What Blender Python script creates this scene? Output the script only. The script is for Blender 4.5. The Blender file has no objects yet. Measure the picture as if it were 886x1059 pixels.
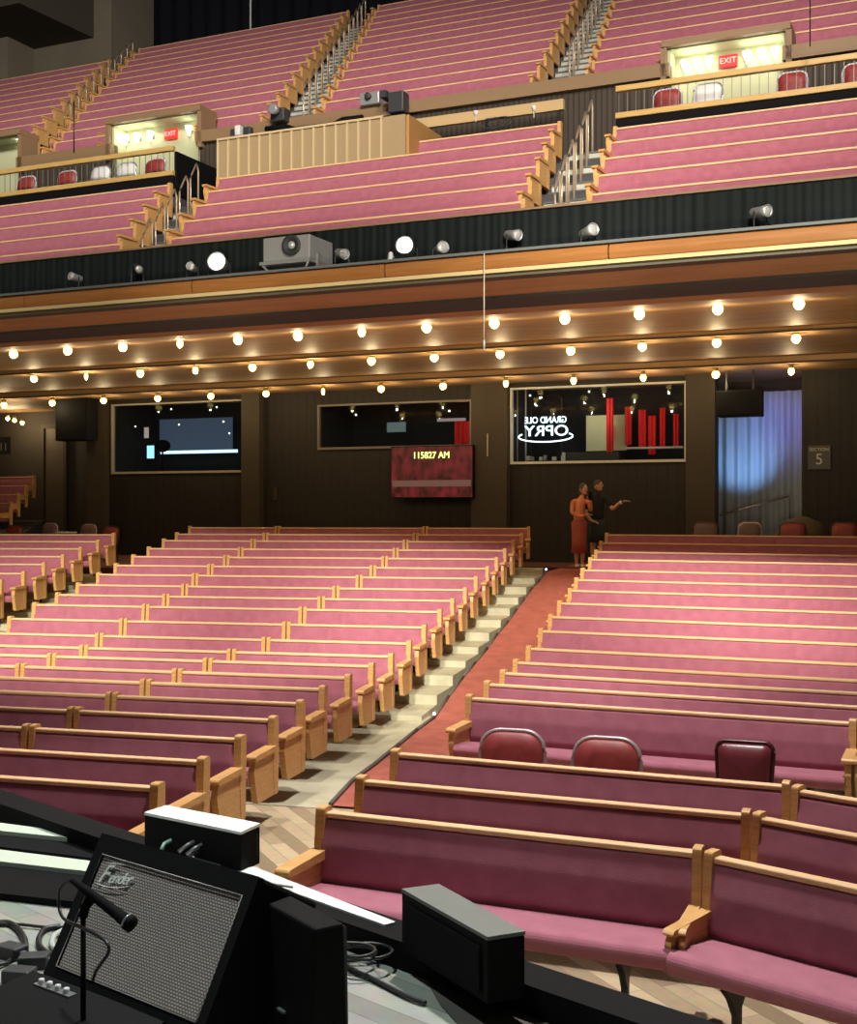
import bpy, math, random
from mathutils import Vector, Matrix
random.seed(7)
S = bpy.context.scene
COL = S.collection
PI = math.pi

# ------------------------------------------------------------------ camera
CAMZ = 2.75; F = 1300.0; YH = 525.0; CX = 443.0
cd = bpy.data.cameras.new('camera'); cam = bpy.data.objects.new('camera', cd); COL.objects.link(cam)
cam.location = (0, 0, CAMZ); cam.rotation_euler = (PI/2, 0, 0)
cd.sensor_fit = 'HORIZONTAL'; cd.sensor_width = 36; cd.lens = 36*F/886; cd.shift_y = -4.5/886
cd.clip_start = 0.05; cd.clip_end = 200
S.camera = cam
S.view_settings.view_transform = 'Standard'; S.view_settings.look = 'None'
S.view_settings.gamma = 1; S.view_settings.use_curve_mapping = False
S.view_settings.exposure = 0.55
w = bpy.data.worlds.new('world'); S.world = w; w.use_nodes = True
w.node_tree.nodes['Background'].inputs[0].default_value = (0.9, 0.85, 0.8, 1)
w.node_tree.nodes['Background'].inputs[1].default_value = 0.045

def area(name, loc, target, size, power, color, spread=180):
    l = bpy.data.lights.new(name, 'AREA'); l.shape = 'DISK'; l.size = size; l.energy = power; l.color = color
    l.spread = math.radians(spread)
    o = bpy.data.objects.new(name, l); COL.objects.link(o); o.location = loc
    o.rotation_euler = (Vector(target)-Vector(loc)).to_track_quat('-Z', 'Y').to_euler(); return o
def spot(name, loc, target, power, color, ang, blend=.5, rad=.15):
    l = bpy.data.lights.new(name, 'SPOT'); l.energy = power; l.color = color; l.spot_size = math.radians(ang)
    l.spot_blend = blend; l.shadow_soft_size = rad
    o = bpy.data.objects.new(name, l); COL.objects.link(o); o.location = loc
    o.rotation_euler = (Vector(target)-Vector(loc)).to_track_quat('-Z', 'Y').to_euler(); return o
WARM = (1, .92, .80); COOL = (1, .94, .93)
for k, (x, tx) in enumerate(((-6, -8), (-2, -3.2), (2, 1.8), (6, 6.5))):
    spot('house_light_middle', (x, 1.0, 12.0), (tx, 19.3, .8), 16500, WARM, 29, .9, .3)
spot('house_light_front', (1.6, 8.9, 13.0), (1.8, 8.0, 0), 5600, COOL, 62, .6, .3)
spot('house_light_front_left', (-3.0, 12.4, 13.0), (-3.0, 11.4, 0), 2400, COOL, 62, .6, .3)
spot('stage_light', (-1.6, 4.6, 10.0), (-.6, 4.4, 1.2), 1350, (.86, 1, .97), 42, .6, .2)
area('balcony_light_upper', (-3, 2, 18), (-10, 28, 13), 3.0, 800, (1, .90, .82), 60)
area('balcony_light_upper', (3, 2, 18), (6, 24, 12.5), 3.0, 420, (1, .88, .80), 60)
area('balcony_light_lower', (2, 2, 13), (2, 19, 8.0), 2.0, 190, (1, .88, .78), 46)
for x, tx in ((-2.5, -6), (-1.2, -.5), (.5, 5.5)):
    spot('ceiling_fill_spot', (x, 1.6, 1.9), (tx, 19, 6.2), 2600, (1, .84, .56), 28, .7, .2)  # unseen spots added to brighten the ceiling under the balcony

# ------------------------------------------------------------------ helpers
BA = math.radians(24); BO = (-.98, 18.0)      # balcony frame: x runs along the fascia, y away from the stage
ca, sa = math.cos(BA), math.sin(BA)
BM = Matrix.Translation((BO[0], BO[1], 0)) @ Matrix.Rotation(-BA, 4, 'Z')
def B(s, v, z=0): return BM @ Vector((s, v, z))
def bs(px, v):                                   # distance along the balcony front for a sight line at depth v
    t = (px-CX)/F
    return (t*(BO[1]+ca*v)-BO[0]-sa*v)/(ca+t*sa)
def bz(px, py, v):
    s = bs(px, v); d = BO[1]-sa*s+ca*v
    return CAMZ+(YH-py)*d/F
def at(px, py, z):                               # point on the level plane z
    d = (CAMZ-z)*F/(py-YH)
    return Vector(((px-CX)*d/F, d, z))
def atd(px, py, d): return Vector(((px-CX)*d/F, d, CAMZ+(YH-py)*d/F))

MATS = {}
def mat(name, col, rough=.6, metal=0, noise=None, bump=None, emit=None, estr=0, sheen=0, stripes=None, alpha=None):
    if name in MATS: return MATS[name]
    m = bpy.data.materials.new(name); m.use_nodes = True; MATS[name] = m
    nt = m.node_tree; b = nt.nodes['Principled BSDF']
    b.inputs['Base Color'].default_value = (*col, 1); b.inputs['Roughness'].default_value = rough
    b.inputs['Metallic'].default_value = metal
    if name in ('black_plastic', 'black_case', 'black_pleated_cloth', 'black_blue_curtain'): b.inputs['Specular IOR Level'].default_value = .12
    if sheen: b.inputs['Sheen Weight'].default_value = sheen; b.inputs['Sheen Roughness'].default_value = .5
    tc = nt.nodes.new('ShaderNodeTexCoord')
    if emit: b.inputs['Emission Color'].default_value = (*emit, 1); b.inputs['Emission Strength'].default_value = estr
    last = None
    if noise:                                    # noise = (scale xyz, colour b, contrast)
        sc, c2, lo, hi = noise
        mp = nt.nodes.new('ShaderNodeMapping'); mp.inputs['Scale'].default_value = sc
        nz = nt.nodes.new('ShaderNodeTexNoise'); nz.inputs['Scale'].default_value = 1; nz.inputs['Detail'].default_value = 5
        cr = nt.nodes.new('ShaderNodeValToRGB'); cr.color_ramp.elements[0].position = lo; cr.color_ramp.elements[1].position = hi
        cr.color_ramp.elements[0].color = (*c2, 1); cr.color_ramp.elements[1].color = (*col, 1)
        nt.links.new(tc.outputs['Object'], mp.inputs[0]); nt.links.new(mp.outputs[0], nz.inputs[0])
        nt.links.new(nz.outputs[0], cr.inputs[0]); nt.links.new(cr.outputs[0], b.inputs['Base Color']); last = cr
    if stripes:                                  # (axis, per metre, dark colour, duty)
        ax, n, c2, du = stripes
        sp = nt.nodes.new('ShaderNodeSeparateXYZ'); nt.links.new(tc.outputs['Object'], sp.inputs[0])
        mu = nt.nodes.new('ShaderNodeMath'); mu.operation = 'MULTIPLY'; mu.inputs[1].default_value = n
        fr = nt.nodes.new('ShaderNodeMath'); fr.operation = 'FRACT'
        lt = nt.nodes.new('ShaderNodeMath'); lt.operation = 'LESS_THAN'; lt.inputs[1].default_value = du
        nt.links.new(sp.outputs[ax], mu.inputs[0]); nt.links.new(mu.outputs[0], fr.inputs[0]); nt.links.new(fr.outputs[0], lt.inputs[0])
        mx = nt.nodes.new('ShaderNodeMix'); mx.data_type = 'RGBA'
        nt.links.new(lt.outputs[0], mx.inputs[0]); mx.inputs[7].default_value = (*c2, 1)
        if last: nt.links.new(last.outputs[0], mx.inputs[6])
        else: mx.inputs[6].default_value = (*col, 1)
        nt.links.new(mx.outputs[2], b.inputs['Base Color'])
    if bump:
        nz = nt.nodes.new('ShaderNodeTexNoise'); nz.inputs['Scale'].default_value = bump[0]; nz.inputs['Detail'].default_value = 3
        bp = nt.nodes.new('ShaderNodeBump'); bp.inputs['Strength'].default_value = bump[1]; bp.inputs['Distance'].default_value = .01
        nt.links.new(tc.outputs['Object'], nz.inputs[0]); nt.links.new(nz.outputs[0], bp.inputs['Height']); nt.links.new(bp.outputs[0], b.inputs['Normal'])
    return m

fabric = mat('rose_fabric', (.35, .108, .15), .9, noise=((9, 9, 9), (.29, .083, .118), .3, .7), bump=(260, .35), sheen=.25)
oak = mat('honey_oak', (.60, .35, .13), .42, noise=((6, 6, 60), (.47, .25, .08), .3, .7))
oakd = mat('oak_rail', (.74, .50, .28), .4, noise=((4, 60, 60), (.62, .39, .19), .3, .7))
metal_dark = mat('dark_metal', (.03, .026, .026), .45, .6)
black = mat('black_plastic', (.004, .004, .0045), .8)
blackc = mat('black_case', (.007, .007, .007), .75, bump=(260, .12))
grey_metal = mat('grey_metal', (.42, .42, .43), .3, .8)
white = mat('white_paint', (.62, .63, .61), .5)
cream = mat('cream_trim', (.72, .60, .34), .5)
floorwood = None

class MB:
    def __init__(s): s.v = []; s.f = []; s.sm = []
    def add(s, vs, fs, smooth=False, M=None):
        n = len(s.v)
        s.v += [tuple((M @ Vector(p)) if M else p) for p in vs]
        s.f += [tuple(i+n for i in f) for f in fs]; s.sm += [smooth]*len(fs); return s
    def box(s, a, b, M=None):
        x0, y0, z0 = a; x1, y1, z1 = b
        return s.add([(x0,y0,z0),(x1,y0,z0),(x1,y1,z0),(x0,y1,z0),(x0,y0,z1),(x1,y0,z1),(x1,y1,z1),(x0,y1,z1)],
                     [(0,3,2,1),(4,5,6,7),(0,1,5,4),(1,2,6,5),(2,3,7,6),(3,0,4,7)], M=M)
    def prism(s, poly, x0, x1, smooth=False, M=None):      # poly in (y, z), extruded along x
        n = len(poly)
        return s.add([(x0, y, z) for y, z in poly]+[(x1, y, z) for y, z in poly],
                     [tuple(range(n)), tuple(range(2*n-1, n-1, -1))]+[(i, i+n, (i+1) % n+n, (i+1) % n) for i in range(n)], smooth, M)
    def ext(s, poly, z0, z1, M=None):                        # poly in (x, y), extruded up; z may be lists
        n = len(poly)
        a = z0 if isinstance(z0, list) else [z0]*n; b = z1 if isinstance(z1, list) else [z1]*n
        return s.add([(p[0], p[1], a[i]) for i, p in enumerate(poly)]+[(p[0], p[1], b[i]) for i, p in enumerate(poly)],
                     [tuple(range(n-1, -1, -1)), tuple(range(n, 2*n))]+[(i, (i+1) % n, (i+1) % n+n, i+n) for i in range(n)], M=M)
    def tube(s, pts, r, n=8, closed=False, M=None):
        P = [Vector(p) for p in pts]; m = len(P); vs = []; fs = []
        rr = r if isinstance(r, list) else [r]*m
        up = Vector((0, 0, 1))
        for i, p in enumerate(P):
            if closed: t = (P[(i+1) % m]-P[i-1])
            else: t = (P[min(i+1, m-1)]-P[max(i-1, 0)])
            t.normalize()
            a = t.cross(up)
            if a.length < .15: a = t.cross(Vector((0, 1, 0)))
            a.normalize(); b = t.cross(a)
            for k in range(n):
                q = 2*PI*k/n; vs.append(tuple(p+(a*math.cos(q)+b*math.sin(q))*rr[i]))
        for i in range(m if closed else m-1):
            j = (i+1) % m
            for k in range(n): fs.append((i*n+k, i*n+(k+1) % n, j*n+(k+1) % n, j*n+k))
        if not closed: fs += [tuple(range(n-1, -1, -1)), tuple((m-1)*n+k for k in range(n))]
        return s.add(vs, fs, True, M)
    def lathe(s, prof, n=16, M=None):                        # prof (r, z)
        vs = []; fs = []
        for r, z in prof:
            for k in range(n): vs.append((r*math.cos(2*PI*k/n), r*math.sin(2*PI*k/n), z))
        for i in range(len(prof)-1):
            for k in range(n): fs.append((i*n+k, i*n+(k+1) % n, (i+1)*n+(k+1) % n, (i+1)*n+k))
        fs += [tuple(range(n-1, -1, -1)), tuple((len(prof)-1)*n+k for k in range(n))]
        return s.add(vs, fs, True, M)
    def ball(s, c, r, n=10, M=None):
        rx, ry, rz = r if isinstance(r, tuple) else (r, r, r)
        vs = []; fs = []
        for i in range(n+1):
            a = PI*i/n
            for k in range(n*2): q = PI*k/n; vs.append((c[0]+rx*math.sin(a)*math.cos(q), c[1]+ry*math.sin(a)*math.sin(q), c[2]-rz*math.cos(a)))
        m = n*2
        for i in range(n):
            for k in range(m): fs.append((i*m+k, i*m+(k+1) % m, (i+1)*m+(k+1) % m, (i+1)*m+k))
        return s.add(vs, fs, True, M)
    def mesh(s, name):
        me = bpy.data.meshes.new(name); me.from_pydata(s.v, [], s.f)
        me.polygons.foreach_set('use_smooth', s.sm); me.update(); return me
def put(name, mb, m, parent=None, M=None, bevel=0):
    me = mb if isinstance(mb, bpy.types.Mesh) else mb.mesh(name)
    if m and not me.materials: me.materials.append(m)
    o = bpy.data.objects.new(name, me); COL.objects.link(o)
    if parent: o.parent = parent
    if M is not None: o.matrix_world = M
    if bevel:
        b = o.modifiers.new('bevel', 'BEVEL'); b.width = bevel; b.segments = 2; b.limit_method = 'ANGLE'
    return o
def tag(o, label=None, cat=None, group=None, kind=None):
    if label: o['label'] = label
    if cat: o['category'] = cat
    if group: o['group'] = group
    if kind: o['kind'] = kind
    return o
def thing(name, label, cat, loc=(0, 0, 0), rz=0, group=None):
    o = bpy.data.objects.new(name, None); COL.objects.link(o); o.location = loc; o.rotation_euler = (0, 0, rz)
    o.empty_display_size = .1
    return tag(o, label, cat, group)
def dup(root, loc, rz, label, group=None):
    r = root.copy(); COL.objects.link(r); r.location = loc; r.rotation_euler = (0, 0, rz); r['label'] = label
    if group: r['group'] = group
    for ch in list(root.children):
        c = ch.copy(); COL.objects.link(c); c.parent = r
        for g in list(ch.children):
            d = g.copy(); COL.objects.link(d); d.parent = c
    return r
def struct(name, mb, m, M=None): return tag(put(name, mb, m, M=M), kind='structure')
ORD = ['first','second','third','fourth','fifth','sixth','seventh','eighth','ninth','tenth','eleventh','twelfth','thirteenth',
       'fourteenth','fifteenth','sixteenth','seventeenth','eighteenth','nineteenth','twentieth','twenty-first']

# ------------------------------------------------------------------ floor
def plank_mat():
    m = bpy.data.materials.new('plank_floor'); m.use_nodes = True; nt = m.node_tree; b = nt.nodes['Principled BSDF']
    tc = nt.nodes.new('ShaderNodeTexCoord'); mp = nt.nodes.new('ShaderNodeMapping')
    mp.inputs['Rotation'].default_value = (0, 0, math.radians(66)); mp.inputs['Scale'].default_value = (1, 1, 1)
    br = nt.nodes.new('ShaderNodeTexBrick'); br.inputs['Scale'].default_value = 1; br.inputs['Brick Width'].default_value = 1.1
    br.inputs['Row Height'].default_value = .13; br.inputs['Mortar Size'].default_value = .002
    br.inputs['Color1'].default_value = (.62, .50, .31, 1); br.inputs['Color2'].default_value = (.26, .19, .11, 1); br.inputs['Mortar'].default_value = (.12, .08, .05, 1)
    nz = nt.nodes.new('ShaderNodeTexNoise'); nz.inputs['Scale'].default_value = 14
    mx = nt.nodes.new('ShaderNodeMix'); mx.data_type = 'RGBA'; mx.blend_type = 'MULTIPLY'; mx.inputs[0].default_value = .35
    nt.links.new(tc.outputs['Object'], mp.inputs[0]); nt.links.new(mp.outputs[0], br.inputs[0]); nt.links.new(tc.outputs['Object'], nz.inputs[0])
    nt.links.new(br.outputs[0], mx.inputs[6]); nt.links.new(nz.outputs[1], mx.inputs[7]); nt.links.new(mx.outputs[2], b.inputs['Base Color'])
    b.inputs['Roughness'].default_value = .45
    return m
floorwood = plank_mat()
concrete = mat('painted_tier', (.50, .47, .32), .6, noise=((3, 3, 3), (.38, .36, .24), .35, .65))
carpet = mat('salmon_carpet', (.42, .115, .075), .95, noise=((5, 5, 5), (.32, .085, .06), .35, .65), bump=(160, .4))
stepgrey = mat('pale_step', (.48, .50, .43), .7, noise=((20, 2, 20), (.36, .38, .33), .3, .7))
darkstep = mat('dark_step', (.05, .05, .05), .8)
struct('floor', MB().add([(-22, -3, 0), (16, -3, 0), (16, 36, 0), (-22, 36, 0)], [(0, 1, 2, 3)]), floorwood)

def floor_z(i):                                          # terraces start behind the tenth row
    return 0.0 if i <= 8 else .065+(i-9)*.1255
S1E = [(167,814),(214,787),(252,764),(286,744),(314,727),(337,712),(363,700),(387,688),(407,678),(425.5,664.6),(441,648),(457,632),
       (470,620.6),(483,609.4),(494,597.6),(505.7,587.4),(515,577.6),(523.6,568.8),(532,560),(540.6,553),(548,546)]
S1J = {1:[], 2:[32], 3:[78], 4:[117], 5:[152], 6:[184.6,22.7], 7:[216,55], 8:[240.4,88], 9:[276,104], 10:[297,128.7], 11:[313.7,151.7],
       12:[333,172.6], 13:[348,192], 14:[372,202.5], 15:[386,218.4], 16:[398,234.7], 17:[409.5,249.6], 18:[419.7,262.4], 19:[430,275], 20:[439.7,287]}
S1L = {10:8.5, 11:34, 12:57.6, 13:79, 14:100, 15:118, 16:136, 17:152, 18:167.6, 19:181, 20:194.7}
PT = .875                                                 # height of the pew top
def row_d(i): return 8.46+.93*i
def walk(P, th, px):                                      # where the row line meets a sight line, going along the row
    t = (px-CX)/F; u = (-math.cos(th), math.sin(th))
    k = (t*P[1]-P[0])/(u[0]-t*u[1]); return (P[0]+u[0]*k, P[1]+u[1]*k), k
rows1 = []
for i, (px, py) in enumerate(S1E):
    d = row_d(i); z = CAMZ-(py-YH)*d/F-PT
    z = max(0, z) if i > 8 else 0
    if i <= 8: d = (CAMZ-PT)*F/(py-YH)
    th = math.radians(16-.35*i)
    if i > 13: th = math.radians(11.5-.55*(i-13))
    rows1.append(((px-CX)*d/F, d, z, th))
S2E = [(483,721),(501.6,706.6),(518,695),(531.4,684),(545,669.7),(557.5,651.7),(567.7,637),(577,623),(588,610),(594.5,599),(601,589),
       (609,578),(615,570),(620,561),(626,552.5)]
rows2 = []
for i, (px, py) in enumerate(S2E):
    d = 12.47+.93*i; z = CAMZ-(py-YH)*d/F-PT
    if i <= 3: z = 0; d = (CAMZ-PT)*F/(py-YH)
    z = max(0, z); rows2.append(((px-CX)*d/F, d, z, math.radians(24)))
S0E = {19:(119,552.5), 18:(103,559.6), 17:(85,567), 16:(67,575), 15:(47.4,583), 14:(26.4,592.5), 13:(3,601)}
rows0 = []
for i in range(13, 20):
    px, py = S0E[i]; z = rows1[i][2]; d = (CAMZ-PT-z)*F/(py-YH)
    d = .5*d+.5*(row_d(i)+1.0); z = CAMZ-(py-YH)*d/F-PT
    rows0.append(((px-CX)*d/F, d, z, math.radians(4)))

def terraces(rows, lens, ext0, back, first):              # one stepped floor under a block; the row ends are P, going by lens
    mb = MB(); L = []
    n = len(rows)
    for i, (x, y, z, th) in enumerate(rows):
        u = Vector((-math.cos(th), math.sin(th))) * (1 if back else -1); f = Vector((-math.sin(th), -math.cos(th)))
        a = Vector((x, y))-u*ext0[i]+f*.60; b = Vector((x, y))+u*(lens[i])+f*.60; L.append((a, b, z))
    x, y, z, th = rows[-1]; f = Vector((math.sin(th), math.cos(th)))
    L.append((L[-1][0]+f*1.0, L[-1][1]+f*1.0, z))
    for i in range(n):
        if L[i][2] < .01: continue
        a, b, z = L[i]; a2, b2 = L[i+1][0], L[i+1][1]
        poly = [(a.x, a.y), (b.x, b.y), (b2.x, b2.y), (a2.x, a2.y)]
        if not back: pass
        else: poly = poly[::-1]
        mb.ext(poly, 0.003, z+.0)
    return mb
def seg_len(r, px): return walk((r[0], r[1]), r[3], px)[1]
len1 = [seg_len(r, S1L[i])+.15 if i in S1L else 9.5 for i, r in enumerate(rows1)]
struct('floor', terraces(rows1, len1, [.28]*21, True, 9), concrete)
struct('floor', terraces(rows2, [9]*15, [.12]*15, False, 4), concrete)
struct('floor', terraces(rows0, [9]*7, [.25]*7, True, 0), concrete)
# painted concrete strip under the flat rows of the centre block, carpet aisle
x, y, z, th = rows1[0]
flat = [(rows1[i][0]+.30, rows1[i][1]-.6) for i in range(4, 10)]
struct('floor', MB().ext([(flat[0][0]-8, flat[0][1]+1.9)]+[flat[0]]+flat[1:]+[(flat[-1][0]-12, flat[-1][1]+3)], 0.001, .006), concrete)
e1 = []
for i in range(4, 21):
    x, y, z, th = rows1[i]; e1.append((x+.30, y-.55, z-.05 if i > 9 else .012))
mb = MB(); vs = []; fs = []
def s2x(d): 
    for k in range(len(rows2)-1):
        if rows2[k][1] <= d <= rows2[k+1][1]:
            t = (d-rows2[k][1])/(rows2[k+1][1]-rows2[k][1]); return rows2[k][0]*(1-t)+rows2[k+1][0]*t
    return rows2[0][0]+(d-rows2[0][1])*.24 if d < rows2[0][1] else rows2[-1][0]+(d-rows2[-1][1])*.24
for x, y, z in e1: vs += [(x, y, z+.01), (s2x(y-.3)+.05, y-.3, z+.01)]
x, y, z = e1[-1]; vs += [(x+.9, y+2.4, z+.07), (s2x(y+2.0)+.6, y+2.0, z+.07)]
for k in range(len(e1)): fs.append((2*k, 2*k+1, 2*k+3, 2*k+2))
tag(put('aisle_carpet', mb.add(vs, fs), carpet), 'salmon red carpet runner up the sloping centre aisle', 'carpet')
mb = MB()
for k in range(len(e1)-1):
    a = Vector(e1[k]); b = Vector(e1[k+1]); mb.tube([a+Vector((0, 0, .025)), b+Vector((0, 0, .025))], .022, 6)
es = put('aisle_edge_strip', mb, mat('edge_rubber', (.10, .085, .07), .7)); tag(es, 'dark edge strip between pale tiers and red aisle carpet', 'trim strip')
ledm = mat('aisle_led', (.4, .5, .9), .5, emit=(.5, .65, 1), estr=6)
for (px, py, q) in ((442, 718, 9), (548, 593, 20)):
    e = e1[min(q-4, len(e1)-1)]
    lb = put('step_light', MB().ball((e[0], e[1]+.05, e[2]+.06), .02, 6), ledm, es)
# rear cross aisle floor behind the blocks
struct('floor', MB().ext([(-20, 37), (-20, 26.2), (-6.5, 27.6), (2.2, 28.0), (5, 26.4), (16, 21.5), (16, 30)][::-1], .0, 1.44), mat('rear_carpet', (.10, .03, .022), .95))

# ------------------------------------------------------------------ pews
def rounded(pts, r, n=3):
    out = []; m = len(pts)
    for i in range(m):
        p = Vector(pts[i]); a = Vector(pts[i-1]); b = Vector(pts[(i+1) % m])
        da = (a-p); db = (b-p); rr = min(r, da.length*.45, db.length*.45)
        p0 = p+da.normalized()*rr; p1 = p+db.normalized()*rr
        for k in range(n+1):
            t = k/n; q = p0*(1-t)**2+p*2*t*(1-t)+p1*t*t; out.append((q.x, q.y))
    return out
BACK = rounded([(-.045, .40), (-.085, .50), (-.07, .68), (-.03, .838), (.012, .838), (-.012, .40)], .02)
SHELL = [(.014, .838), (.034, .838), (.005, .33), (-.014, .33)]
RAIL = rounded([(-.032, .842), (.045, .842), (.045, .875), (-.032, .875)], .012)
SEAT = rounded([(-.05, .375), (-.06, .455), (-.30, .478), (-.49, .488), (-.52, .45), (-.50, .375), (-.30, .36)], .03)
POST = rounded([(-.05, .22), (-.075, .55), (-.045, .905), (.055, .905), (.05, .60), (.035, .22)], .02)
PANEL = rounded([(.03, .60), (-.475, .60), (-.50, .50), (-.42, .22), (.03, .22)], .02)
ARM = rounded([(-.04, .60), (-.505, .60), (-.515, .625), (-.50, .645), (-.04, .655)], .01)
IPAN = rounded([(-.03, .57), (-.42, .55), (-.45, .51), (-.43, .44), (-.03, .44)], .02)
IARM = rounded([(-.04, .568), (-.44, .548), (-.46, .565), (-.44, .585), (-.04, .605)], .01)
_sh = {}
def shared(key, fn):
    if key not in _sh: _sh[key] = fn()
    return _sh[key]
def endmesh(kind, side):
    w = .062 if kind == 'arm' else .05
    x0, x1 = (0, w) if side == 0 else (-w, 0)
    mb = MB(); mb.prism(POST, x0, x1)
    if kind == 'arm': mb.prism(PANEL, x0+.004, x1-.004)
    else: mb.prism(IPAN, x0+.006, x1-.006)
    return mb.mesh('end_panel')
def armmesh(kind, side):
    c = .031 if side == 0 else -.031
    w = .05 if kind == 'arm' else .032
    return MB().prism(ARM if kind == 'arm' else IARM, c-w, c+w).mesh('armrest')
def legmesh():
    mb = MB()
    mb.prism([(-.10, .36), (-.46, .36), (-.40, .30), (-.345, .20), (-.335, .015), (-.385, .0), (-.29, .0), (-.305, .10), (-.30, .24), (-.24, .32), (-.10, .335)][::-1], -.018, .018)
    return mb.mesh('leg')
NP = [0]
def pew(PL, PR, z, endL, endR, label, group, legs=True, cat='pew', far=False):
    PL = Vector(PL[:2]); PR = Vector(PR[:2]); L = (PR-PL).length; a = math.atan2(PR.y-PL.y, PR.x-PL.x)
    t = thing('pew', label, cat, (PL.x, PL.y, z), a, group); NP[0] += 1
    g = .01
    put('backrest', MB().prism(BACK, .05, L-.05), fabric, t)
    put('back_shell', MB().prism(SHELL, .05, L-.05), oak, t)
    put('top_rail', MB().prism(RAIL, .045, L-.045), oakd, t)
    put('seat', MB().prism(SEAT, .058, L-.058), fabric, t)
    for side, e in ((0, endL), (1, endR)):
        me = shared(('e', e, side), lambda: endmesh(e, side)); p = put('end_panel', me, oak, t)
        p.location = (0 if side == 0 else L, 0, 0)
        am = shared(('a', e, side), lambda: armmesh(e, side)); q = put('armrest', am, oak, p)
    if legs:
        n = max(2, int(L/1.3)+1); lm = shared('leg', legmesh)
        for k in range(n):
            o = put('leg', lm, metal_dark, t); o.location = (.35+(L-.7)*k/(n-1), 0, 0)
    return t

# centre block
for i, r in enumerate(rows1):
    P = (r[0], r[1]); th = r[3]; pts = [P]
    js = S1J.get(i, [])
    for j in js:
        q, k = walk(P, th, j); pts.append(q)
    if i in S1L: q, k = walk(P, th, S1L[i]); pts.append(q)
    else:
        u = (-math.cos(th), math.sin(th)); tot = 3.1+.1*i
        q = (pts[-1][0]+u[0]*tot, pts[-1][1]+u[1]*tot); pts.append(q)
    for k in range(len(pts)-1):
        R = pts[k]; Lp = pts[k+1]
        last = (k == len(pts)-2) and i in S1L
        lab = ('rose pew beside the red aisle on its left, %s row from the stage' if k == 0 else 'rose pew second leftward from the red aisle, %s row from the stage' if k == 1 else 'rose pew third leftward from the red aisle, %s row from the stage') % ORD[i]
        u = Vector((math.cos(th), -math.sin(th)))*.012
        pew((Lp[0]+u.x, Lp[1]+u.y), (R[0]-u.x*(k > 0), R[1]-u.y*(k > 0)), r[2], 'arm' if last else 'in', 'arm' if k == 0 else 'in',
            lab, 'pews of the centre floor block')
# left floor block
for n, r in enumerate(rows0):
    th = r[3]; u = (-math.cos(th), math.sin(th)); L = 5.2
    nm = ('frontmost' if n == 0 else 'rearmost' if n == 6 else ORD[6-n]+' from the back,')
    pew((r[0]+u[0]*L, r[1]+u[1]*L), (r[0], r[1]), r[2], 'in', 'arm', 'rose pew %s in the far left floor block' % nm, 'pews of the far left floor block')
# right floor block
for i, r in enumerate(rows2):
    th = math.radians(23.6 if i == 0 else 24)
    u = Vector((math.cos(th), -math.sin(th))); L = 3.66 if i == 0 else 4.15+.13*i
    P = Vector((r[0], r[1])); Q = P+u*L
    pew(P, Q, r[2], 'arm', 'in' if i else 'arm', 'long rose pew in the %s full row right of the red aisle' % ORD[i], 'pews of the right floor block')
    if i == 0:
        P2 = Q+u*.10; th2 = math.radians(33); u2 = Vector((math.cos(th2), -math.sin(th2)))
        pew(P2, P2+u2*2.2, 0, 'arm', 'in', 'pew cut by the right picture edge, behind the spare chairs', 'pews of the right floor block')
# three short rows at the front right
FA = [((330,838),(727,881)), ((370,806),(776,842.5)), ((406,778),(817,812.5))]
FB = [((732.5,884),(886,919)), ((781.5,844),(886,868)), ((821.5,816),(886,832.5))]
for i in range(3):
    a = at(*FA[i][0], PT); b = at(*FA[i][1], PT)
    pew(a, b, 0, 'arm', 'in', ['nearest plum pew at the front, with the oak armrest facing the stage', 'plum pew in the second short row at the front right',
        'plum pew in the third short row, just before the three spare chairs'][i], 'pews of the short front rows')
    c = at(*FB[i][0], PT); th = math.radians(43); u = Vector((math.cos(th), -math.sin(th), 0))
    pew(c, c+u*2.3, 0, 'in', 'in', ['angled pew at lower right, its pink seat cut by the picture edge', 'angled pew at the right edge, second row from the stage',
        'angled pew at the right edge, third row from the stage'][i], 'pews of the short front rows')

# ------------------------------------------------------------------ balcony
tan = mat('tan_cap', (.22, .14, .07), .6)
ribbrown = mat('ribbed_brown_wall', (.048, .036, .024), .8, stripes=(0, 9, (.02, .015, .01), .35))
fasciaw = mat('fascia_wood', (.27, .115, .032), .35, noise=((2, 30, 30), (.21, .088, .024), .3, .7))
SMIN, SMAX = -26, 16
def Lz(i): return 6.30+.5*i
def Uz(i): return 10.68+.5575*i
def lrow(i): return 1.1+.9*i
def urow(i): return 8.0+.9*i
# stepped floors of the two tiers
mb = MB()
for i in range(6): mb.box((SMIN, lrow(i)-.56 if i else .55, Lz(i)-.6), (SMAX, lrow(i)+.35 if i < 5 else 8.0, Lz(i)))
struct('floor', mb, darkstep, BM)
mb = MB()
PV = 7.25
PS = sorted([(bs(-70, PV), bs(20, PV)), (bs(118, PV), bs(205, PV)), (bs(693, PV), bs(810, PV))])
ge = [SMIN]+[e+q for p in PS for e, q in ((p[0], -.06), (p[1], .06))]+[SMAX]
for k in range(0, len(ge), 2): mb.box((ge[k], 7.36, Uz(0)-.6), (ge[k+1], urow(0)+.41, Uz(0)))
for i in range(1, 14): mb.box((SMIN, urow(i)-.50, Uz(i)-.6), (SMAX, urow(i)+.41 if i < 13 else 21.5, Uz(i)))
struct('floor', mb, darkstep, BM)
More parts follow.
